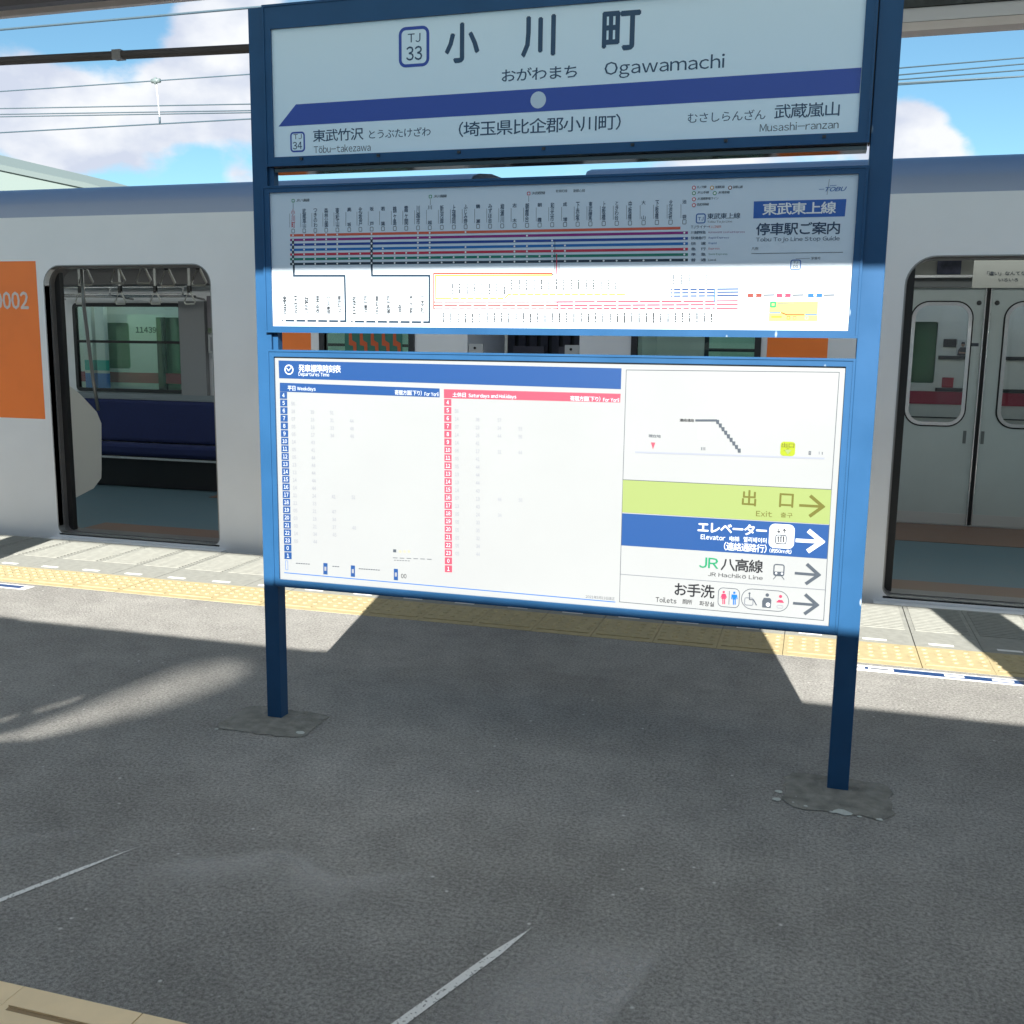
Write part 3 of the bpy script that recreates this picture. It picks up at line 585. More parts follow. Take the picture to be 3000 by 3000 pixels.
def arrow(p, x0, y0, x1, y1, ha, hb, w, ik):
    p.line([(x0, y0), (x1-6, y1)], w, ik, 2); p.line([ha, (x1-2, y1), hb], w*1.25, ik, 2)
def time_print():
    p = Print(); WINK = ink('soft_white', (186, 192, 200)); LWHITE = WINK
    p.poly([(816,1056),(1821,1079),(1819,1140),(818,1108)], PRINTBLUE)
    p.disc(847, 1083, 16, WINK, 2, 20); p.disc(847, 1083, 12, PRINTBLUE, 3, 20); p.line([(841,1079),(846,1086),(854,1077)], 3, WINK, 4)
    p.text('発車標準時刻表', 875, 1078, 999, 1082, 23, WINK, .016, 2); p.text('Departures Time', 875, 1097, 965, 1099, 14, WINK, .012, 2)
    p.poly([(820,1121),(1288,1138),(1288,1164),(820,1147)], PRINTBLUE); p.text('平日', 843, 1137, 866, 1138, 14, WINK, .012, 2); p.text('Weekdays', 871, 1139, 925, 1141, 14, WINK, .015, 2)
    p.text('寄居方面(下り)', 1157, 1149, 1236, 1152, 15, WINK, .01, 2); p.text('For Yorii', 1244, 1154, 1285, 1155, 12, WINK, .012, 2)
    p.poly([(1300.7,1140),(1818.5,1153.6),(1817,1179),(1300.7,1166)], PRINTRED); p.text('土休日', 1326, 1156, 1365, 1157, 14, WINK, .012, 2); p.text('Saturdays and Holidays', 1373, 1160, 1513, 1163, 14, WINK, .015, 2)
    p.text('寄居方面(下り)', 1671, 1167, 1759, 1169, 15, WINK, .01, 2); p.text('For Yorii', 1767, 1171, 1814, 1172, 12, WINK, .012, 2)
    hrs = list(range(4, 24))+[0, 1]
    wd = {5:'56',6:'18 39 51',7:'07 18 31 44',8:'05 18 33 48',9:'05 17 34 48',10:'14 43',11:'05 41',12:'05 44',13:'13 44',14:'13 44',15:'14 44',16:'14 44',17:'11 24 41 51',18:'11 33',19:'05 21 47',20:'03 18 34',21:'03 21 37 48',22:'14 34 45',23:'05 44'}
    we = {5:'56',6:'14 38 57',7:'07 23 34 53',8:'14 26 44 56',9:'14 41',10:'06 17 31 44',11:'05 41',12:'05 44',13:'13 44',14:'13 44',15:'14 43',16:'07 13 46 56',17:'13 43',18:'05 24 34',19:'05 33',20:'05 35',21:'05 32',22:'05 34',23:'05 44'}
    for (xa, ya, xb, yb, ik, cols, dat, sl) in ((830.7,1158,844,1627.7,PRINTBLUE,(858,914,971,1029),wd,.035), (1311.9,1178.7,1314,1666,PRINTRED,(1338,1399,1463,1524),we,.03)):
        for k, h in enumerate(hrs):
            t = k/21; x = xa+(xb-xa)*t; y = ya+(yb-ya)*t; hh = 10.2
            p.poly([(x-10.5,y-hh),(x+10.5,y-hh+.6),(x+10.5,y+hh+.2),(x-10.5,y+hh-.4)], ik)
            s = str(h); wt = 3.4 if len(s) == 1 else 6.6; p.text(s, x-wt, y, x+wt, y+.2, 11.5, LWHITE, .012, 2)
            for c, mn in zip(cols, dat.get(h, '').split()):
                cx = c+(x-xa)*.8; cy = y+(c-cols[0])*sl+2; p.text(mn, cx-5.5, cy, cx+5.5, cy+.3, 10.5, LGREY, .015)
    p.line([(834,1677.5),(1801.7,1763.5)], 2.4, MIDBLUE)
    for x, y in ((953.6,1666),(1034,1673),(1160,1683)): p.poly([(x-6,y-17),(x+6,y-16),(x+6,y+17),(x-6,y+16)], PRINTBLUE); p.poly([(x-3,y-6),(x+3,y-6),(x+3,y+6),(x-3,y+6)], LGREY, 2)
    p.badge(840, 1656, 10, 1.2, MIDBLUE, 1, 32); p.text('00', 1175, 1687, 1191, 1688, 13, DINK, .01)
    for x, y, n in ((868,1650,6),(975,1659,3),(1052,1666,9)):
        for k in range(n): p.line([(x+k*7, y+k*.5),(x+4+k*7, y+k*.5)], 2.4, GREYINK)
    for k in range(6): p.line([(1152+k*20, 1634+k*.8),(1164+k*20, 1634.5+k*.8)], 1.8, GREYINK); p.line([(1155+k*8, 1641+k*.4),(1160+k*8, 1641+k*.4)], 1.6, GREYINK)
    p.poly([(1152,1609),(1161,1609.5),(1161,1618),(1152,1617.5)], GREYINK)
    for k in range(3): p.text('時刻表'[k], 1169+k*13, 1616, 1176+k*13, 1616, 8, ink('khaki', (190, 190, 120)))
    p.text('2021年3月13日改正', 1716, 1749, 1801, 1753, 9, GREYINK)
    # right column: outlines
    TL, TR = (1835,1083.7), (2459,1090.6)
    p.line([TL, TR], 1.6, GREYINK); p.line([TL, (1825,1405),(1815,1763),(2413,1817.5),(2436,1433), TR], 1.6, GREYINK); p.line([(1825,1405),(2436,1434)], 1.4, GREYINK); p.line([(1818.6,1682),(2417,1728)], 1.6, PALEINK)
    p.poly([(1825,1406),(2435.5,1435),(2430,1536),(1823,1500.6)], LIME); p.poly([(1823,1503.6),(2430,1538),(2422.5,1637.4),(1819.4,1597.5)], PRINTBLUE)
    # station section diagram
    p.line([(1863,1324.6),(2413,1343)], 5, ink('dg', (128, 134, 146))); st = [(2040,1231.5),(2098,1231.5)]
    p.line(st, 6, GREYINK, 2)
    for k in range(9): x = 2100+k*7.9; y = 1236+k*10.5; p.poly([(x-3,y-6),(x+7,y-6),(x+7,y+6),(x-1,y+6)], GREYINK, 2)
    p.poly([(2046,1237),(2081,1237.5),(2079,1288),(2045,1287)], ink('dbeige', (168, 172, 164))); p.poly([(1907,1296),(1920,1296.5),(1913,1317)], PRINTRED); p.text('現在地', 1900, 1277, 1936, 1278, 9, GREYINK, .02); p.text('連絡通路', 1991, 1231, 2034, 1231.5, 9, DINK, .02)
    for k in range(3): p.line([(2055+k*5, 1311), (2055+k*5, 1318)], 2, GREYINK)
    p.badge(2308, 1315, 40, 20, ink('dlime', (128, 142, 20)), 1); p.text('出口', 2290, 1304, 2327, 1305, 13, OLIVE, .01, 2); p.poly([(2298,1317),(2320,1318),(2308,1331)], LIME, 2)
    p.text('♿', 2369, 1327, 2376, 1327, 11, GREYINK); p.line([(2409,1325),(2409,1331)], 2, GREYINK); p.line([(2400,1324),(2400,1330)], 2, PALEINK)
    # four direction rows
    p.text('出', 2174, 1458, 2216, 1460, 47, OLIVE, .022, 2); p.text('口', 2283, 1465, 2325, 1467, 41, OLIVE, .022, 2); p.text('Exit', 2215, 1504, 2262, 1506, 17, OLIVE, .012, 2); p.text('출구', 2287, 1508, 2322, 1510, 15, OLIVE, .012, 2)
    arrow(p, 2345, 1480.5, 2413, 1484, (2377,1455), (2375,1510), 7.5, OLIVE)
    p.text('エレベーター', 2044, 1544, 2247, 1554, 32, WINK, .045, 2); p.text('Elevator', 2053, 1572, 2125, 1576, 15, WINK, .02, 2); p.text('电梯', 2137, 1578, 2166, 1579, 15, WINK, 0.01, 2); p.text('엘리베이터', 2178, 1580, 2246, 1584, 16, WINK, .02, 2)
    p.text('（連絡通路行）', 2121, 1600, 2246, 1607, 25, WINK, .016, 2); p.text('(約50m先)', 2254, 1613, 2319, 1616, 13, WINK, .02, 2)
    p.badge(2290, 1571, 70, 34.9, WINK, 2); p.badge(2288, 1580, 32, 3, GREYINK, 4, 28)
    for k in range(3): p.line([(2280+k*8, 1575),(2280+k*8, 1587)], 3.4, DINK, 4); p.disc(2280+k*8, 1573, 2.4, DINK, 4, 8)
    p.line([(2282,1549),(2282,1559)], 2.4, DINK, 4); p.line([(2278,1555.5),(2282,1560),(2286,1555.5)], 2.4, DINK, 4); p.line([(2298,1550),(2298,1560)], 2.4, DINK, 4); p.line([(2294,1554),(2298,1549.5),(2302,1554)], 2.4, DINK, 4)
    arrow(p, 2336, 1583, 2410, 1587, (2373,1558), (2371,1612), 10.5, WINK)
    p.text('JR', 2048, 1648, 2105, 1650, 31, ink('jr', (20, 120, 84)), .012, 2); p.text('八高線', 2112, 1653, 2236, 1659, 38, DINK, .02, 2); p.text('JR Hachikō Line', 2074, 1683, 2235, 1691, 12, DINK, .0, 2)
    c = PT(2282, 1670); p.badge(2282, 1670, 31, 3.2, GREYINK, 2, 35); p.poly([(2268,1674),(2297,1675),(2296,1687),(2269,1686)], GREYINK, 3); p.disc(2274,1679,3,WINK,4,10); p.disc(2291,1680,3,WINK,4,10); p.line([(2273,1688),(2266,1696)], 2, GREYINK, 2); p.line([(2291,1689),(2297,1697)], 2, GREYINK, 2)
    arrow(p, 2332, 1679, 2401, 1684, (2367,1655), (2364,1708), 7.5, GREYINK)
    p.text('お手洗', 1976, 1727, 2094, 1732, 39, DINK, .02, 2); p.text('Toilets', 1921, 1756, 1982, 1760, 15, DINK, .01, 2); p.text('厕所', 1999, 1762, 2028, 1764, 14, DINK, .01, 2); p.text('화장실', 2049, 1767, 2092, 1770, 14, DINK, .01, 2)
    p.badge(2135, 1751, 62, 1.8, GREYINK, 1, 58); p.badge(2241, 1758, 134, 1.8, GREYINK, 1, 62)
    def fig(x, y, ik, dress):
        p.disc(x, y-14, 3.4, ik, 2, 10)
        if dress: p.poly([(x-4,y-9),(x+4,y-9),(x+7,y+6),(x-7,y+6)], ik, 2); p.line([(x-5,y-7),(x-8,y+2)], 2, ik, 2); p.line([(x+5,y-7),(x+8,y+2)], 2, ik, 2)
        else: p.poly([(x-7,y-9),(x+7,y-8),(x+5,y+6),(x-5,y+6)], ik, 2); p.line([(x-7,y-7),(x-8,y+4)], 2.4, ik, 2); p.line([(x+7,y-7),(x+8,y+4)], 2.4, ik, 2)
        p.line([(x-2.5,y+4),(x-2.5,y+20)], 3, ik, 2); p.line([(x+2.5,y+4),(x+2.5,y+20)], 3, ik, 2)
    fig(2120.5, 1748, PINK, True); fig(2151.5, 1750, MIDBLUE, False); p.line([(2137,1732),(2135.5,1770)], 1.5, GREYINK, 2)
    p.badge(2194, 1762, 26, 2.4, PALEINK, 2, 24); p.disc(2196, 1738, 3, GREYINK, 2, 8); p.line([(2196,1742),(2196,1756),(2208,1757),(2216,1772)], 2.6, GREYINK, 2)
    p.disc(2248, 1743, 5, GREYINK, 2, 12); p.poly([(2233,1760),(2238,1751),(2256,1752),(2260,1758),(2258,1781),(2233,1779)], GREYINK, 2); p.disc(2250, 1771, 6, WINK, 3, 12)
    p.disc(2287, 1747, 4.5, PINK, 2, 12); p.poly([(2274,1764),(2281,1757),(2292,1758),(2297,1766)], PINK, 2); p.badge(2285, 1777, 18, 1.6, LGREY, 2, 10)
    arrow(p, 2327, 1767, 2396, 1772, (2362,1744), (2360,1796), 7.5, GREYINK)
    p.build(timp)
time_print()

def translucent():
    """roofing made up to lift the shade: lets a soft part of the sun through"""
    m = bpy.data.materials.new('fill_light_roofing'); m.use_nodes = True; nt = m.node_tree; N = nt.nodes; L = nt.links; N.clear()
    o = N.new('ShaderNodeOutputMaterial'); d = N.new('ShaderNodeBsdfDiffuse'); d.inputs[0].default_value = (.72, .74, .75, 1); t = N.new('ShaderNodeBsdfTranslucent'); t.inputs[0].default_value = (.82, .85, .86, 1)
    x = N.new('ShaderNodeMixShader'); x.inputs[0].default_value = ROOF_T; L.new(d.outputs[0], x.inputs[1]); L.new(t.outputs[0], x.inputs[2]); L.new(x.outputs[0], o.inputs[0]); return m
ROOF_T = .225  # roofing made translucent as added soft fill under the canopy
# ------------------------------------------------------------------ canopy overhead
canopy = empty('platform_canopy', (0, 3.2, 0), 'station canopy over the platform, dark beam and beige edge crossing the top left corner', 'canopy')
m = MB(); m.add([(-30,.90,3.24),(20,.90,3.24),(20,5.0,3.24),(-30,5.0,3.24)], [(0,1,2,3)], translucent()); m.box(-30, 20, .90, .96, 3.10, 3.26, BEIGE); m.build('fill_light_roof_panel', canopy)
m = MB(); m.box(-30, 20, 4.80, 4.86, 3.14, 3.19, DARKBEAM); m.tube([(-30, 4.90, 3.22), (20, 4.90, 3.22)], .035, mat('gutter_brown', (.13, .11, .10), .5), 10); m.build('beam', canopy)
m = MB(); m.box(-30, 20, 4.985, 5.02, 3.155, 3.34, BEIGE); m.build('fascia', canopy)
for x in (-10.85, -4.7, 1.35, 7.4):
    m = MB(); m.box(x-.15, x+.15, 3.1, 3.4, -.01, 3.19, mat('column_paint', (.5, .5, .48), .6)); m.build('column', canopy, .01)
m = MB(); m.tube([(-6.5, 5.0, 2.977), (-4.512, 5.0, 2.927), (-2.935, 5.0, 2.892), (-.6, 5.0, 2.84)], .0225, DARKBEAM, 10)
m.box(-3.755, -3.70, 4.975, 5.025, 2.887, 2.934, mat('clamp', (.2, .2, .2), .5)); tag(m.build('conduit_pipe'), 'thin dark pipe with a clamp strung across the sky left of the sign', 'pipe')
duct = empty('cable_duct', (.9, 5, 2.8), 'beige cable duct with dark upper tray hanging above the track right of the sign', 'cable duct')
m = MB(); m.box(.06, 6, 5.0, 5.10, 2.755, 2.79, BEIGE); m.box(.06, 6, 5.0, 5.10, 2.792, 2.848, mat('duct_grey', (.60, .61, .62), .6)); m.build('lower_duct', duct)
m = MB(); m.box(.06, 6, 4.99, 5.12, 2.85, 3.15, GREENDARK); m.build('upper_tray', duct)

# ------------------------------------------------------------------ trains
def train_shell(t, xa, xb, Y0, dirn, holes, name_side='body_side', zlow=-.95, far_holes=None, mtl=None):
    """Y0: outer face towards the platform, dirn +1 if the car extends to +Y"""
    mtl = mtl or ALU_SHELL
    th = .045*dirn; Wd = 2.77*dirn
    m = MB(); m.add(*plate([(xa,zlow),(xb,zlow),(xb,2.2),(xa,2.2)], holes, min(Y0, Y0+th), max(Y0, Y0+th), mtl), mtl); s1 = m.build(name_side, t)
    m = MB(); ya, yb = sorted((Y0+Wd-th, Y0+Wd)); m.add(*plate([(xa,zlow),(xb,zlow),(xb,2.2),(xa,2.2)], far_holes or [], ya, yb, mtl), mtl); m.build(name_side, t)
    D = dirn; half = [(0,2.2),(.007,2.28),(.032,2.34),(.09,2.384),(.21,2.415),(.45,2.45),(1.385,2.49)]
    prof = [(Y0+D*a, z) for a, z in half] + [(Y0+Wd-D*a, z) for a, z in half[::-1][1:]]
    inner = [(Y0+D*max(.05, a*.93+.05) if a < 1 else Y0+D*1.385, z-.06) for a, z in half]
    m = MB(); m.sheet_x(prof, xa, xb, mat('roof_reflection_tint', (.36, .41, .53), .42, .3) if dirn > 0 else mtl)  # far roofs tinted darker blue, painting in their reflected shading
    m.add([(xa, Y0+D*.045, 2.14),(xb, Y0+D*.045, 2.14),(xb, Y0+D*.5, 2.22),(xa, Y0+D*.5, 2.22)], [(0,1,2,3)], INNER)
    m.add([(xa, Y0+D*.5, 2.22),(xb, Y0+D*.5, 2.22),(xb, Y0+Wd-D*.5, 2.22),(xa, Y0+Wd-D*.5, 2.22)], [(0,1,2,3)], INNER)
    m.add([(xa, Y0+Wd-D*.5, 2.22),(xb, Y0+Wd-D*.5, 2.22),(xb, Y0+Wd-D*.045, 2.14),(xa, Y0+Wd-D*.045, 2.14)], [(0,1,2,3)], INNER)
    m.build('roof', t)
    return s1

def side_window(t, x0, x1, z0, z1, y, g=GLASS, inner_bar=None):
    m = MB(); ring(x0-.035, x1+.035, z0-.035, z1+.035, .05, .035, y-.008, y+.03, DARKMET, m); o = m.build('window', t)
    q = MB(); q.box(x0-.002, x1+.002, y+.008, y+.014, z0-.002, z1+.002, g); q.build('pane', o)
    if inner_bar:
        q = MB(); q.box(x0, x1, y+.0, y+.028, inner_bar-.013, inner_bar+.013, RUBBER); q.build('sash_bar', o)
    return o
YT = 5.938
trainL = empty('train_car', (-6, 7.3, -1.1), 'silver commuter train car with orange door stickers and open door, left of the sign', 'train car', 'silver train cars standing at the platform')
trainR = empty('train_car', (3, 7.3, -1.1), 'silver commuter train car with open door showing closed far doors, right of the sign', 'train car', 'silver train cars standing at the platform')

def door_set(t, x0, x1, z0, z1, far, r=.14):
    m = MB(); ring(x0-.006, x1+.006, z0-.004, z1+.005, r+.004, .006, YT-.002, YT+.05, mat('door_lip', (.30, .30, .30), .35, .6), m, .055); ring(x0-.004, x1+.004, z0-.003, z1+.002, r, .012, YT+.05, YT+.17, mat('door_surround', (.20, .19, .19), .4, .3), m, .05)
    o = m.build('door_frame', t)
    q = MB(); q.box(x0-.05, x1+.05, YT-.085, YT-.004, z0-.075, z0-.030, mat('step_plate', (.82, .83, .84), .4, .1)); q.build('step_plate', o)
    q = MB(); q.box(x0+.0, x0+.05, YT+.09, YT+.13, z0, z1-.02, RUBBER); q.build('leaf_edge', o)
    q = MB(); q.box(x1-.05, x1, YT+.09, YT+.13, z0, z1-.02, RUBBER); q.build('leaf_edge', o)

# left car: openings
DL = (-5.114, -3.814, .017, 1.875); WLg = (-3.0, -2.42, .78, 1.70)
holesL = [rrect(*DL, .13, 8, .05)] + [rrect(-8.9+k*1.3, -7.75+k*1.3, .78, 1.70, .05) for k in range(2)] + [rrect(*WLg, .04)]
farL = [rrect(-7.14, -5.885, .864, 1.73, .02), rrect(-4.45, -3.5, .864, 1.73, .02)]
train_shell(trainL, -12, -2.04, YT, 1, holesL, far_holes=farL)
door_set(trainL, *DL, None, .13)
DR = (.438, 1.738, .017, 1.875)
farR = [rrect(.60, 1.92, .0, 1.86, .02, 3), rrect(-.9, .2, .864, 1.73, .02)]
holesR = [rrect(*DR, .15, 8, .05), rrect(-1.0, -.335, .78, 1.70, .04), rrect(2.6, 3.8, .78, 1.70, .04)]
train_shell(trainR, -1.343, 9, YT, 1, holesR, far_holes=farR)
door_set(trainR, *DR, None, .15)
side_window(trainL, *WLg[:2], *WLg[2:], YT, GLASS); side_window(trainR, -1.0, -.335, .78, 1.70, YT, GLASS)
for k in range(2): side_window(trainL, -8.9+k*1.3, -7.75+k*1.3, .78, 1.70, YT)
side_window(trainR, 2.6, 3.8, .78, 1.70, YT)
w = side_window(trainL, -7.105, -5.92, .90, 1.70, YT+2.725, GLASS, 1.36); side_window(trainL, -4.41, -3.54, .90, 1.70, YT+2.725, GLASS, 1.36); side_window(trainR, -.86, .16, .90, 1.70, YT+2.725, GLASS, 1.36)
# green priority sticker on the window beside the sign gap
m = MB(); m.box(-2.86, -2.47, YT+.002, YT+.0065, 1.30, 1.46, mat('green_film', (.03, .16, .12), .5))
fg = mat('seat_mark', (.55, .10, .03), .6)
for k in range(5):
    x = -2.83+k*.075; m.poly_xz([(x, 1.44), (x+.02, 1.45), (x+.022, 1.40), (x+.05, 1.385), (x+.052, 1.33), (x+.03, 1.33), (x+.028, 1.365), (x, 1.37)], YT+.0005, fg)
m.build('window_sticker', trainL)
# orange stickers, unit number
for (t, xa, xb) in ((trainL, -5.62, -5.175), (trainL, -3.42, -3.095), (trainR, -.267, .058), (trainR, 2.0, 2.33)):
    m = MB(); m.box(xa, xb, YT-.0012, YT+.001, .826, 1.909, ORANGE); o = m.build('orange_sticker', t)
p2 = text_mesh('50002', .03); vs, fs, (bx0, bx1, by0, by1) = p2
s = .122/(by1-by0); m = MB(); m.add([(-5.252+(x-bx1)*s*.80, YT-.0022-.00006*k, 1.583+(y-by0)*s) for x, y, k in vs], fs, mat('number_white', (.72, .62, .6), .5)); m.build('unit_number', [o for o in trainL.children if o.name.startswith('orange_sticker')][0])
# car ends, gangway, side guards
for (t, x, s) in ((trainL, -2.04, -1), (trainR, -1.343, 1)):
    m = MB(); xa, xb = sorted((x, x+.05*s)); m.box(xa+.001*s, xb-.001, YT+.05, 6.72, -.95, 2.2, ALU); m.box(xa+.001*s, xb-.001, 7.92, YT+2.72, -.95, 2.2, ALU); m.box(xa+.001*s, xb-.001, 6.72, 7.92, 1.98, 2.25, ALU); m.build('end_wall', t)
    m = MB(); g0, g1 = ((-2.031, -1.941) if s < 0 else (-1.43, -1.345)); m.box(g0, g1, YT-.004, YT+.02, -.5, 1.387, mat('guard_and_slit_plate_grey', (.50, .51, .52), .5)); m.tube([((g0+g1)/2-.005, YT-.009, 1.362), ((g0+g1)/2-.005, YT-.003, 1.362)], .008, RUBBER, 8); m.build('gap_guard', t)
m = MB()
for k in range(9):
    x = -2.03+k*.078; m.box(x, x+.05, 6.75, 7.9, -.1, 2.0, mat('bellows', (.055, .05, .065), .7))
m.box(-2.03, -1.35, 6.78, 7.87, -.08, 1.96, RUBBER); m.build('gangway_bellows', trainL)
m = MB(); m.box(-1.93, -1.72, 6.55, 6.62, .9, 1.375, mat('jumper_box', (.09, .08, .10), .6)); m.box(-1.62, -1.47, 6.55, 6.62, .9, 1.375, MATS['jumper_box']); m.build('jumper_box', trainL)

def floors(t, xa, xb, doors):
    m = MB(); m.box(xa, xb, YT+.05, 8.66, -.05, .0, TEAL); m.build('floor', t)
    for (a, b) in doors:
        m = MB(); m.box(a-.02, b+.02, YT+.05, 6.46, -.001, .004, BROWN); m.build('entrance_floor', t); m = MB(); m.box(a-.02, b+.02, 7.85, 8.655, -.001, .004, BROWN); m.build('entrance_floor', t); m = MB(); m.box(a, b, YT-.0, YT+.12, .0045, .016, STEEL); m.build('door_sill', t)
floors(trainL, -12, -2.05, [(-5.114, -3.814)]); floors(trainR, -1.33, 9, [(.438, 1.92)])

def bench(t, xa, xb):
    Yb = 8.63
    m = MB(); m.extr_x([(Yb-.12, .80), (Yb-.02, .80), (Yb-.02, .40), (Yb-.20, .40)], xa, xb, SEAT); b = m.build('seat_back', t, .03)
    m = MB(); m.extr_x([(Yb-.58, .43), (Yb-.22, .40), (Yb-.22, .30), (Yb-.58, .31)], xa, xb, SEAT); m.build('seat_cushion', t, .035)
    m = MB(); m.box(xa, xb, Yb-.585, Yb-.565, .285, .305, STEEL); m.build('seat_rail', t)
    m = MB(); m.box(xa, xb, Yb-.45, Yb-.1, .004, .30, mat('underseat', (.03, .028, .03), .6)); m.build('heater_panel', t)
    m = MB(); m.box(xa, xb, Yb-.05, Yb+.02, .802, .86, mat('sill_grey', (.25, .28, .3), .5)); m.build('window_sill', t)
bench(trainL, -7.25, -4.0); bench(trainR, -1.2, .25)
# draught panels with grab pole beside the near doors
def partition(t, x, s):
    m = MB(); P_ = [(6.0,.23),(6.10,.235),(6.33,.285),(6.42,.35),(6.43,.42),(6.455,.76),(6.41,.85),(6.24,.99),(6.09,1.08),(6.0,1.09)]
    n = len(P_); vs = [(x, y, z) for y, z in P_]+[(x+.02, y, z) for y, z in P_]; m.add(vs, [tuple(range(n)), tuple(range(n, 2*n))[::-1]]+[(i, n+i, n+(i+1) % n, (i+1) % n) for i in range(n)], PARTITION); m.build('draught_panel', t)
    m = MB(); m.tube([(x+.01, 6.44, .86), (x+.01, 6.40, 1.1), (x+.01, 6.345, 1.62), (x+.01, 6.34, 2.14)], .013, mat('pole_steel', (.30, .30, .29), .3, .8), 10); m.build('grab_pole', t)
partition(trainL, -5.14, 1); partition(trainR, 1.80, 1)
m = MB(); m.tube([(-3.86, 6.05, .72), (-3.87, 6.10, .72), (-3.87, 6.10, 1.02), (-3.86, 6.05, 1.02)], .012, STEEL, 8); m.build('grab_handle', trainL)
# overhead strap rails, straps, luggage rack
def strap(t, x, Y, zb, big=1.0):
    m = MB(); m.box(x-.012, x+.012, Y-.004, Y+.004, zb+.11*big, 2.10, mat('strap_web', (.40, .40, .38), .7)); m.box(x-.015, x+.015, Y-.012, Y+.012, zb+.10*big, zb+.16*big, RUBBER)
    h = .105*big; w = .055*big; pts = [(x-.012, Y, zb+h), (x-w, Y, zb+.02), (x-w*.8, Y, zb), (x+w*.8, Y, zb), (x+w, Y, zb+.02), (x+.012, Y, zb+h), (x-.012, Y, zb+h)]
    m.tube(pts, .008*big, mat('strap_loop', (.50, .50, .47), .5), 6); m.build('hand_strap', t)
for (t, xs1, xs2) in ((trainL, (-5.45, -5.16, -4.93, -4.72, -4.45), (-6.85, -6.50, -6.07, -5.70, -5.35), ), (trainR, (), (.15,))):
    for x in xs1: strap(t, x, 6.78, 1.79+random.uniform(-.01, .02), 1.15)
    for x in xs2: strap(t, x, 8.0, 1.70, 1)
for (t, xa, xb) in ((trainL, -11, -2.2), (trainR, -1.2, 8)):
    m = MB()
    for y in (6.78, 8.0): m.tube([(xa, y, 2.11), (xb, y, 2.11)], .012, STEEL, 8)
    m.build('strap_rail', t)
for (t, xa, xb) in ((trainL, -7.2, -5.62), (trainR, -1.1, .3)):
    m = MB()
    for (y, z) in ((8.32, 1.80), (8.40, 1.795), (8.50, 1.79), (8.30, 1.865)): m.tube([(xa, y, z), (xb, y, z)], .009, STEEL, 8)
    for x in (xa, (xa+xb)/2, xb): m.tube([(x, 8.64, 1.77), (x, 8.30, 1.80), (x, 8.30, 1.865), (x, 8.64, 1.95)], .009, STEEL, 8)
    m.build('luggage_rack', t)
m = MB(); m.box(-7.3, -5.3, 8.45, 8.66, 1.90, 2.14, mat('cove_dark', (.16, .15, .15), .6)); m.build('ceiling_cove', trainL)
m = MB(); m.box(-5.88, -5.60, 8.60, 8.655, .82, 1.75, mat('pillar_grey', (.30, .30, .31), .6)); m.build('window_pillar', trainL)
def notice(t, x0, x1, z0, z1, mt, name='poster', Y=8.59):
    m = MB(); m.box(x0, x1, Y, Y+.008, z0, z1, mt); return m.build(name, t)
notice(trainL, -5.56, -5.30, 1.50, 1.80, mat('poster_grey', (.22, .20, .22), .6)); notice(trainL, -5.56, -5.30, 1.455, 1.50, mat('poster_green', (.13, .17, .11), .6)); 
o = notice(trainL, -5.56, -5.32, 1.26, 1.44, mat('frame_pale', (.50, .50, .50), .5), 'notice_frame'); m = MB(); m.box(-5.535, -5.345, 8.582, 8.5895, 1.285, 1.415, mat('notice_inner', (.27, .27, .29), .5)); m.build('notice_sheet', o)
# far doors of the right car (closed), lintel, adverts
def far_leaf(x0, x1, hx0, hx1, boltx, handx):
    yb = 8.67
    m = MB(); m.add(*plate([(x0,.01),(x1,.01),(x1,1.858),(x0,1.858)], [rrect(hx0, hx1, .80, 1.747, .125, 8)], yb, yb+.035, DOORGREY), DOORGREY)
    o = m.build('door_leaf', trainR)
    q = MB(); ring(hx0-.014, hx1+.014, .786, 1.761, .135, .010, yb-.004, yb+.002, RUBBER, q); ring(hx0-.003, hx1+.003, .797, 1.750, .125, .026, yb-.014, yb+.004, STEEL, q); q.build('window_frame', o)
    q = MB(); q.box(hx0, hx1, yb+.012, yb+.018, .80, 1.747, CLEAR); q.build('pane', o)
    q = MB(); q.tube([(boltx, yb-.006, 1.745), (boltx, yb+.002, 1.745)], .018, mat('bolt', (.12, .12, .12), .4, .6), 12); q.build('door_bolt', o)
    q = MB(); q.box(handx-.012, handx+.012, yb-.003, yb+.001, .66, .76, mat('groove', (.16, .18, .18), .5)); q.build('finger_grip', o)
    q = MB(); q.box(x0, x1, yb-.004, yb+.002, .01, .10, mat('kick_plate', (.62, .62, .61), .35, .3)); q.build('kick_plate', o)
    return o
lf = far_leaf(.60, 1.218, .705, 1.135, 1.178, 1.155); far_leaf(1.262, 1.92, 1.375, 1.805, 1.305, 1.285)
for x in (1.218, 1.254):
    m = MB(); m.box(x, x+.008, 8.655, 8.70, .01, 1.858, STEEL); m.build('leaf_trim', trainR)
m = MB(); m.box(1.226, 1.254, 8.672, 8.70, .01, 1.858, RUBBER); m.build('door_seal', trainR)
q = MB(); q.box(1.13, 1.20, 8.668, 8.6695, 1.415, 1.44, GREYINK); q.build('door_notice', lf)
m = MB(); m.box(.45, 2.05, 8.60, 8.665, 1.862, 1.925, mat('lintel_grey', (.28, .29, .29), .5)); m.box(.45, 2.05, 8.50, 8.665, 1.926, 1.945, STEEL); m.build('door_lintel', trainR)
m = MB(); m.box(.45, 2.05, 8.60, 8.64, 1.946, 2.16, mat('ad_base', (.48, .48, .44), .6)); m.build('advert_rail', trainR)
adn = mat('advert_night', (.06, .065, .11), .5, var=.6, vscale=14)
notice(trainR, .85, 1.02, 1.955, 2.10, adn, 'poster', 8.588); notice(trainR, 1.42, 1.62, 1.955, 2.10, adn, 'poster', 8.588)
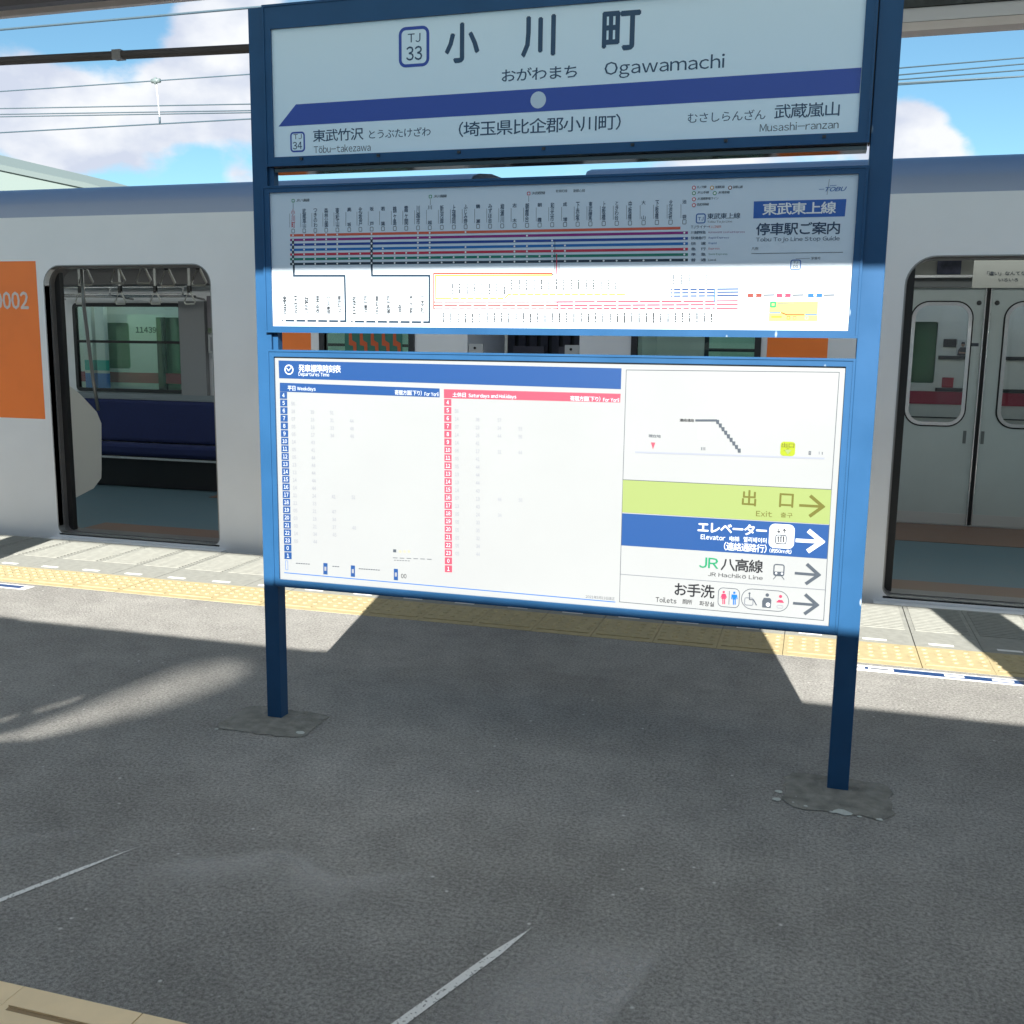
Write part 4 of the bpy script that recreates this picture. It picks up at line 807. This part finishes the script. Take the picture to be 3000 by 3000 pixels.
hang = notice(trainR, .98, 1.37, 1.80, 2.03, mat('hanging_poster', (.36, .36, .33), .6), 'hanging_poster', 7.6)
for (body, z, h, w) in (('「違い」なんてない', 1.895, .028, .27), ('いろいろ', 1.852, .02, .12)):
    vs, fs, (bx0, bx1, by0, by1) = text_mesh(body, .01); q = MB(); q.add([(1.20+(x-(bx0+bx1)/2)*w/(bx1-bx0), 7.598-.00006*k, z+(y-(by0+by1)/2)*h/(by1-by0)) for x, y, k in vs], fs, GREYINK); tag(q.build('lettering', hang), kind='stuff')
for cx in (1.0, 1.33):
    q = MB(); q.box(cx, cx+.03, 7.596, 7.606, 2.02, 2.12, RUBBER); q.build('clip', hang)
for (t, xa, xb) in ((trainL, -11.8, -2.3), (trainR, -1.1, 8.8)):
    m = MB(); m.box(xa, xb, 7.18, 7.46, 2.17, 2.20, mat('fill_glow', (.9, .9, .88), .5, emit=(.72, .78, .76))); m.build('fill_light_strip', t)  # glowing strip added to brighten the car interior
# dark skirt and underfloor
for (t, xa, xb) in ((trainL, -12, -2.04), (trainR, -1.343, 9)):
    m = MB(); m.box(xa+.2, xb-.2, YT+.25, 8.4, -1.0, -.12, mat('underfloor', (.03, .03, .03), .8)); m.build('underframe', t)

# ------------------------------------------------------------------ near train (the photographer stands in its doorway)
YN = .385
def near_car(xa, xb, holes, label):
    t = empty('train_car', ((xa+xb)/2, -1.05, -1.1), label, 'train car', 'silver train cars behind the viewpoint')
    train_shell(t, xa, xb, YN, -1, holes); m = MB(); m.box(xa, xb, -2.4, YN-.05, -.06, 0, TEAL); m.build('floor', t); return t
near_car(-1.35, 9, [rrect(-.65, .65, .017, 1.875, .13)], 'silver train car across the platform whose open doorway frames the view')
nb = near_car(-12, -3.0, [], 'silver train car across the platform behind the left edge of the view')
# unseen plate added between the two near cars to shape light: its slanting slits let soft streaks of sun onto the asphalt
def back(px, py, Y=.30):
    d = ray(px, py); t = -EYE/d[2]; g = np.array([d[0]*t, d[1]*t]); k = g[1]-Y; return (g[0]+.2*k, .636*k)
def slits(track, covers, taper):
    out = []
    for f, c in covers:
        top = []; bot = []
        n = 26
        for i in range(n+1):
            u = i/n*(len(track)-1); a = min(int(u), len(track)-2); w = u-a
            x, y, h = [track[a][q]*(1-w)+track[a+1][q]*w for q in range(3)]
            d = .1*c*(1-taper*(i/n)**1.5)*min(1, (i+.3)/3, (n-i+.2)/4)
            top.append(back(x, y+h*(f-d))); bot.append(back(x, y+h*(f+d)))
        out.append(top+bot[::-1])
    return out
def cov(fs, sig, c0, core=0):
    return [(f, c0*math.exp(-((f-core)/sig)**2)) for f in fs]
HOLES = slits([(-70,2176,15),(2,2164,19),(83,2152,26),(248,2104,35),(414,2050,46),(538,2008,50),(662,1972,46),(800,1940,38)], cov([-1.3+.2*k for k in range(14)], 1.0, .86), .55)
HOLES += slits([(-50,2124,11),(10,2108,11),(66,2088,7)], cov([-.8,-.4,0,.4,.8], .9, .95), .2) + slits([(90,2088,11),(180,2062,12),(262,2034,8)], cov([-.8,-.4,0,.4,.8], .9, .95), .3)
m = MB(); m.add(*plate([(-3.0,-1.0),(-1.35,-1.0),(-1.35,2.372),(-3.0,2.372)], HOLES, .292, .300, ALU), mat('guard_and_slit_plate_grey', (.50, .51, .52), .5)); m.build('streak_slit_plate', nb)

# ------------------------------------------------------------------ beyond: stripe train, posts, wires, roof
train3 = empty('striped_train_car', (-3, 10.9, -1.1), 'pale train car with maroon stripe seen through the far windows', 'train car')
STL = mat('stainless_pale', (.78, .78, .72), .45, .1, var=.03)
m = MB(); h3 = [rrect(-9.6, -8.4, .95, 1.60, .04), rrect(-7.47, -7.12, 1.07, 1.56, .03), rrect(-6.77, -5.95, -.0, 1.62, .04), rrect(.79, .985, 1.10, 1.62, .02), rrect(-3.4, -2.2, 1.0, 1.6, .04)]
m.add(*plate([(-14,-1),(8,-1),(8,2.2),(-14,2.2)], h3, 9.5, 9.54, STL), STL); m.build('body_side', train3)
m = MB(); m.sheet_x([(9.5,2.2),(9.55,2.33),(9.75,2.42),(10.9,2.5),(12.1,2.42),(12.27,2.2),(12.27,-1)], -14, 8, STL); m.build('roof', train3)
m = MB(); m.box(-14, 8, 9.494, 9.499, .92, 1.03, mat('maroon_stripe', (.42, .03, .07), .45)); m.build('stripe', train3)
m = MB(); m.box(-14, 8, 9.494, 9.499, .80, .812, DARKMET); m.build('bead_line', train3)
m = MB(); m.box(-9.7, 3, 9.55, 9.555, .9, 1.7, glass('dark_green_glass', (.80, .92, .84))); m.build('pane', train3)
m = MB(); m.box(-14, 8, 9.66, 9.70, -.5, 2.2, mat('inside_green', (.62, .78, .66), .8)); m.build('inner_wall', train3)
m = MB(); m.box(-6.77, -6.68, 9.49, 9.53, -.0, 1.62, RUBBER); m.box(-6.4, -6.28, 9.49, 9.53, .5, 1.62, RUBBER); m.build('door_leaf', train3)
m = MB(); m.box(-6.60, -6.44, 9.56, 9.60, 1.05, 1.52, mat('pale_card', (.75, .78, .72), .6)); m.build('poster', train3)  # pale card behind the door opening
vs, fs, (bx0, bx1, by0, by1) = text_mesh('11439', .03); m = MB(); s = .26/(bx1-bx0); m.add([(-7.03+(x-bx0)*s, 9.492-.00006*k, 1.455+(y-by0)*s*.9) for x, y, k in vs], fs, GREYINK); m.build('car_number', train3)
m = MB(); m.box(1.037, 1.138, 9.485, 9.5, 1.41, 1.475, RUBBER); m.build('display', train3)
m = MB(); m.box(1.005, 1.9, 9.484, 9.5, 1.305, 1.335, DARKMET); m.build('shelf_rail', train3)
# waist-up figure on a poster: flat print
pf = MB(); pf.box(1.145, 1.24, 9.488, 9.499, 1.337, 1.47, mat('poster_white', (.6, .6, .58), .6)); po = pf.build('poster', train3)
pf = MB(); kx, kz = 1.192, 1.338; shirt = mat('print_shirt', (.04, .04, .05), .7); skin = mat('print_skin', (.40, .24, .17), .7)
pf.poly_xz([(kx-.04,kz),(kx-.036,kz+.045),(kx-.02,kz+.07),(kx+.02,kz+.07),(kx+.036,kz+.045),(kx+.04,kz)], 9.4865, shirt)
pf.poly_xz([(kx+.014*math.cos(a/12*2*math.pi), kz+.092+.019*math.sin(a/12*2*math.pi)) for a in range(12)], 9.4862, skin); pf.poly_xz([(kx-.015,kz+.097),(kx+.015,kz+.097),(kx+.012,kz+.115),(kx-.012,kz+.115)], 9.4858, shirt); pf.poly_xz([(kx-.028,kz+.02),(kx+.028,kz+.017),(kx+.028,kz+.028),(kx-.028,kz+.032)], 9.4858, skin); pf.build('portrait_print', po)
m = MB(); m.box(1.05, 1.14, 9.485, 9.5, 1.065, 1.15, mat('red_card', (.45, .03, .05), .6)); m.build('red_plate', train3)
m = MB(); m.box(1.0, 1.9, 9.486, 9.5, 1.032, 1.062, DARKMET); m.build('lower_rail', train3)
# pale striped posts between the trains
for x, lab in ((-7.63, 'white post with turquoise and blue bands, left one of two beyond the train'), (-7.47, 'white post with turquoise and blue bands, right one of two beyond the train')):
    m = MB(); yy = 9.35
    x_ = x*yy/9.5
    for (z0, z1, mt) in ((-1.3, .85, ink('post_blue', (90, 140, 220))), (.85, 1.02, MATS['ink_post_blue']), (1.02, 1.05, WHITE), (1.05, 1.16, mat('post_turquoise', (.05, .5, .42), .5)), (1.16, 2.3, WHITE)): m.box(x_-.055, x_+.055, yy-.03, yy+.03, z0, z1, mt)
    tag(m.build('banded_post'), lab, 'post', 'banded posts between the tracks')
# overhead wires of the far track
def wire(pts, r, name, label):
    m = MB(); m.tube(pts, r, WIRE, 6); o = m.build(name); return tag(o, label, 'wire', 'overhead wires above the tracks')
wire([(-30,10.86,3.9),(30,10.86,3.88)], .008, 'overhead_wire', 'lowest overhead wire, the one the dropper clips onto left of the sign')
mes = [(-30+i*3, 10.86, 4.375+.0009*((-30+i*3)+7.6)**2*.3) for i in range(21)]
wire(mes, .007, 'overhead_wire', 'sagging overhead wire carrying the insulator at the top of the dropper')
wire([(-30,9,4.49),(-5.27,9,4.45),(-2,9,4.42)], .011, 'overhead_wire', 'highest overhead wire crossing the blue sky at top left')
for yv, yw, lab in ((318, 305, 'upper'), (335, 324, 'middle'), (342, 330, 'lower')):
    a = on_y(0, yv, 20); c = on_y(727, yw, 20); d_ = (c[1]-a[1])/(c[0]-a[0]); wire([(-45, 20, a[1]+(-45-a[0])*d_), (-9, 20, a[1]+(-9-a[0])*d_)], .013, 'overhead_wire', lab+' of three faint distant wires left of the sign')
for (ya, yb, lab) in ((199, 169, 'top'), (219, 187, 'second'), (233, 205, 'third'), (248, 224, 'bottom')):
    a = on_y(2640, ya, 20); c = on_y(3000, yb, 20); d_ = (c[1]-a[1])/(c[0]-a[0]); wire([(-2, 20, a[1]+(-2-a[0])*d_), (14, 20, a[1]+(14-a[0])*d_)], .012, 'overhead_wire', lab+' of four thin wires crossing the sky right of the sign')
drop = empty('wire_dropper', (-7.59, 10.86, 3.9), 'thin white dropper hanging between overhead wires with a small insulator', 'wire dropper')
m = MB(); m.tube([(-7.57,10.86,3.93),(-7.60,10.86,4.33)], .006, WHITE, 6); m.build('rod', drop)
m = MB(); m.tube([(-7.66,10.86,4.375),(-7.55,10.86,4.375)], .026, mat('insulator', (.16, .2, .2), .3), 8); m.tube([(-7.61,10.86,4.34),(-7.61,10.86,4.41)], .02, MATS['insulator'], 8); m.build('insulator', drop); m = MB(); m.tube([(-7.575,10.86,3.89),(-7.575,10.86,3.97)], .012, WIRE, 6); m.build('clamp', drop)
m = MB(); m.tube([(-3.6,10.86,3.9),(-3.6,10.86,4.37)], .010, WHITE, 6); tag(m.build('wire_dropper'), 'white dropper rod seen in the slit under the name panel', 'wire dropper')
# gabled roof far off to the left
bld = empty('distant_building', (-36, 41, -1.3), 'pale green gabled roof of a building beyond the train, far left', 'building')
m = MB(); m.extr_x([(40,-1.3),(70,-1.3),(70,7.0),(40,7.0)], -75, -29.5, mat('pale_wall', (.17, .20, .19), .7)); m.build('wall', bld)
m = MB(); m.poly_xz([(-75, 7.2), (-75, 9.2), (-54, 13.6), (-36.5, 9.12), (-31.4, 8.07), (-28.5, 7.3), (-28.5, 7.05), (-75, 7.05)], 39.6, mat('pale_roof', (.17, .215, .205), .7), 30.5); m.build('roof', bld)
m = MB(); m.poly_xz([(-54, 13.45), (-36.5, 8.97), (-31.4, 7.93), (-28.5, 7.15), (-28.5, 7.4), (-31.4, 8.17), (-36.5, 9.22), (-54, 13.7)], 39.5, mat('roof_trim', (.13, .165, .165), .6), .1); m.build('verge_trim', bld)
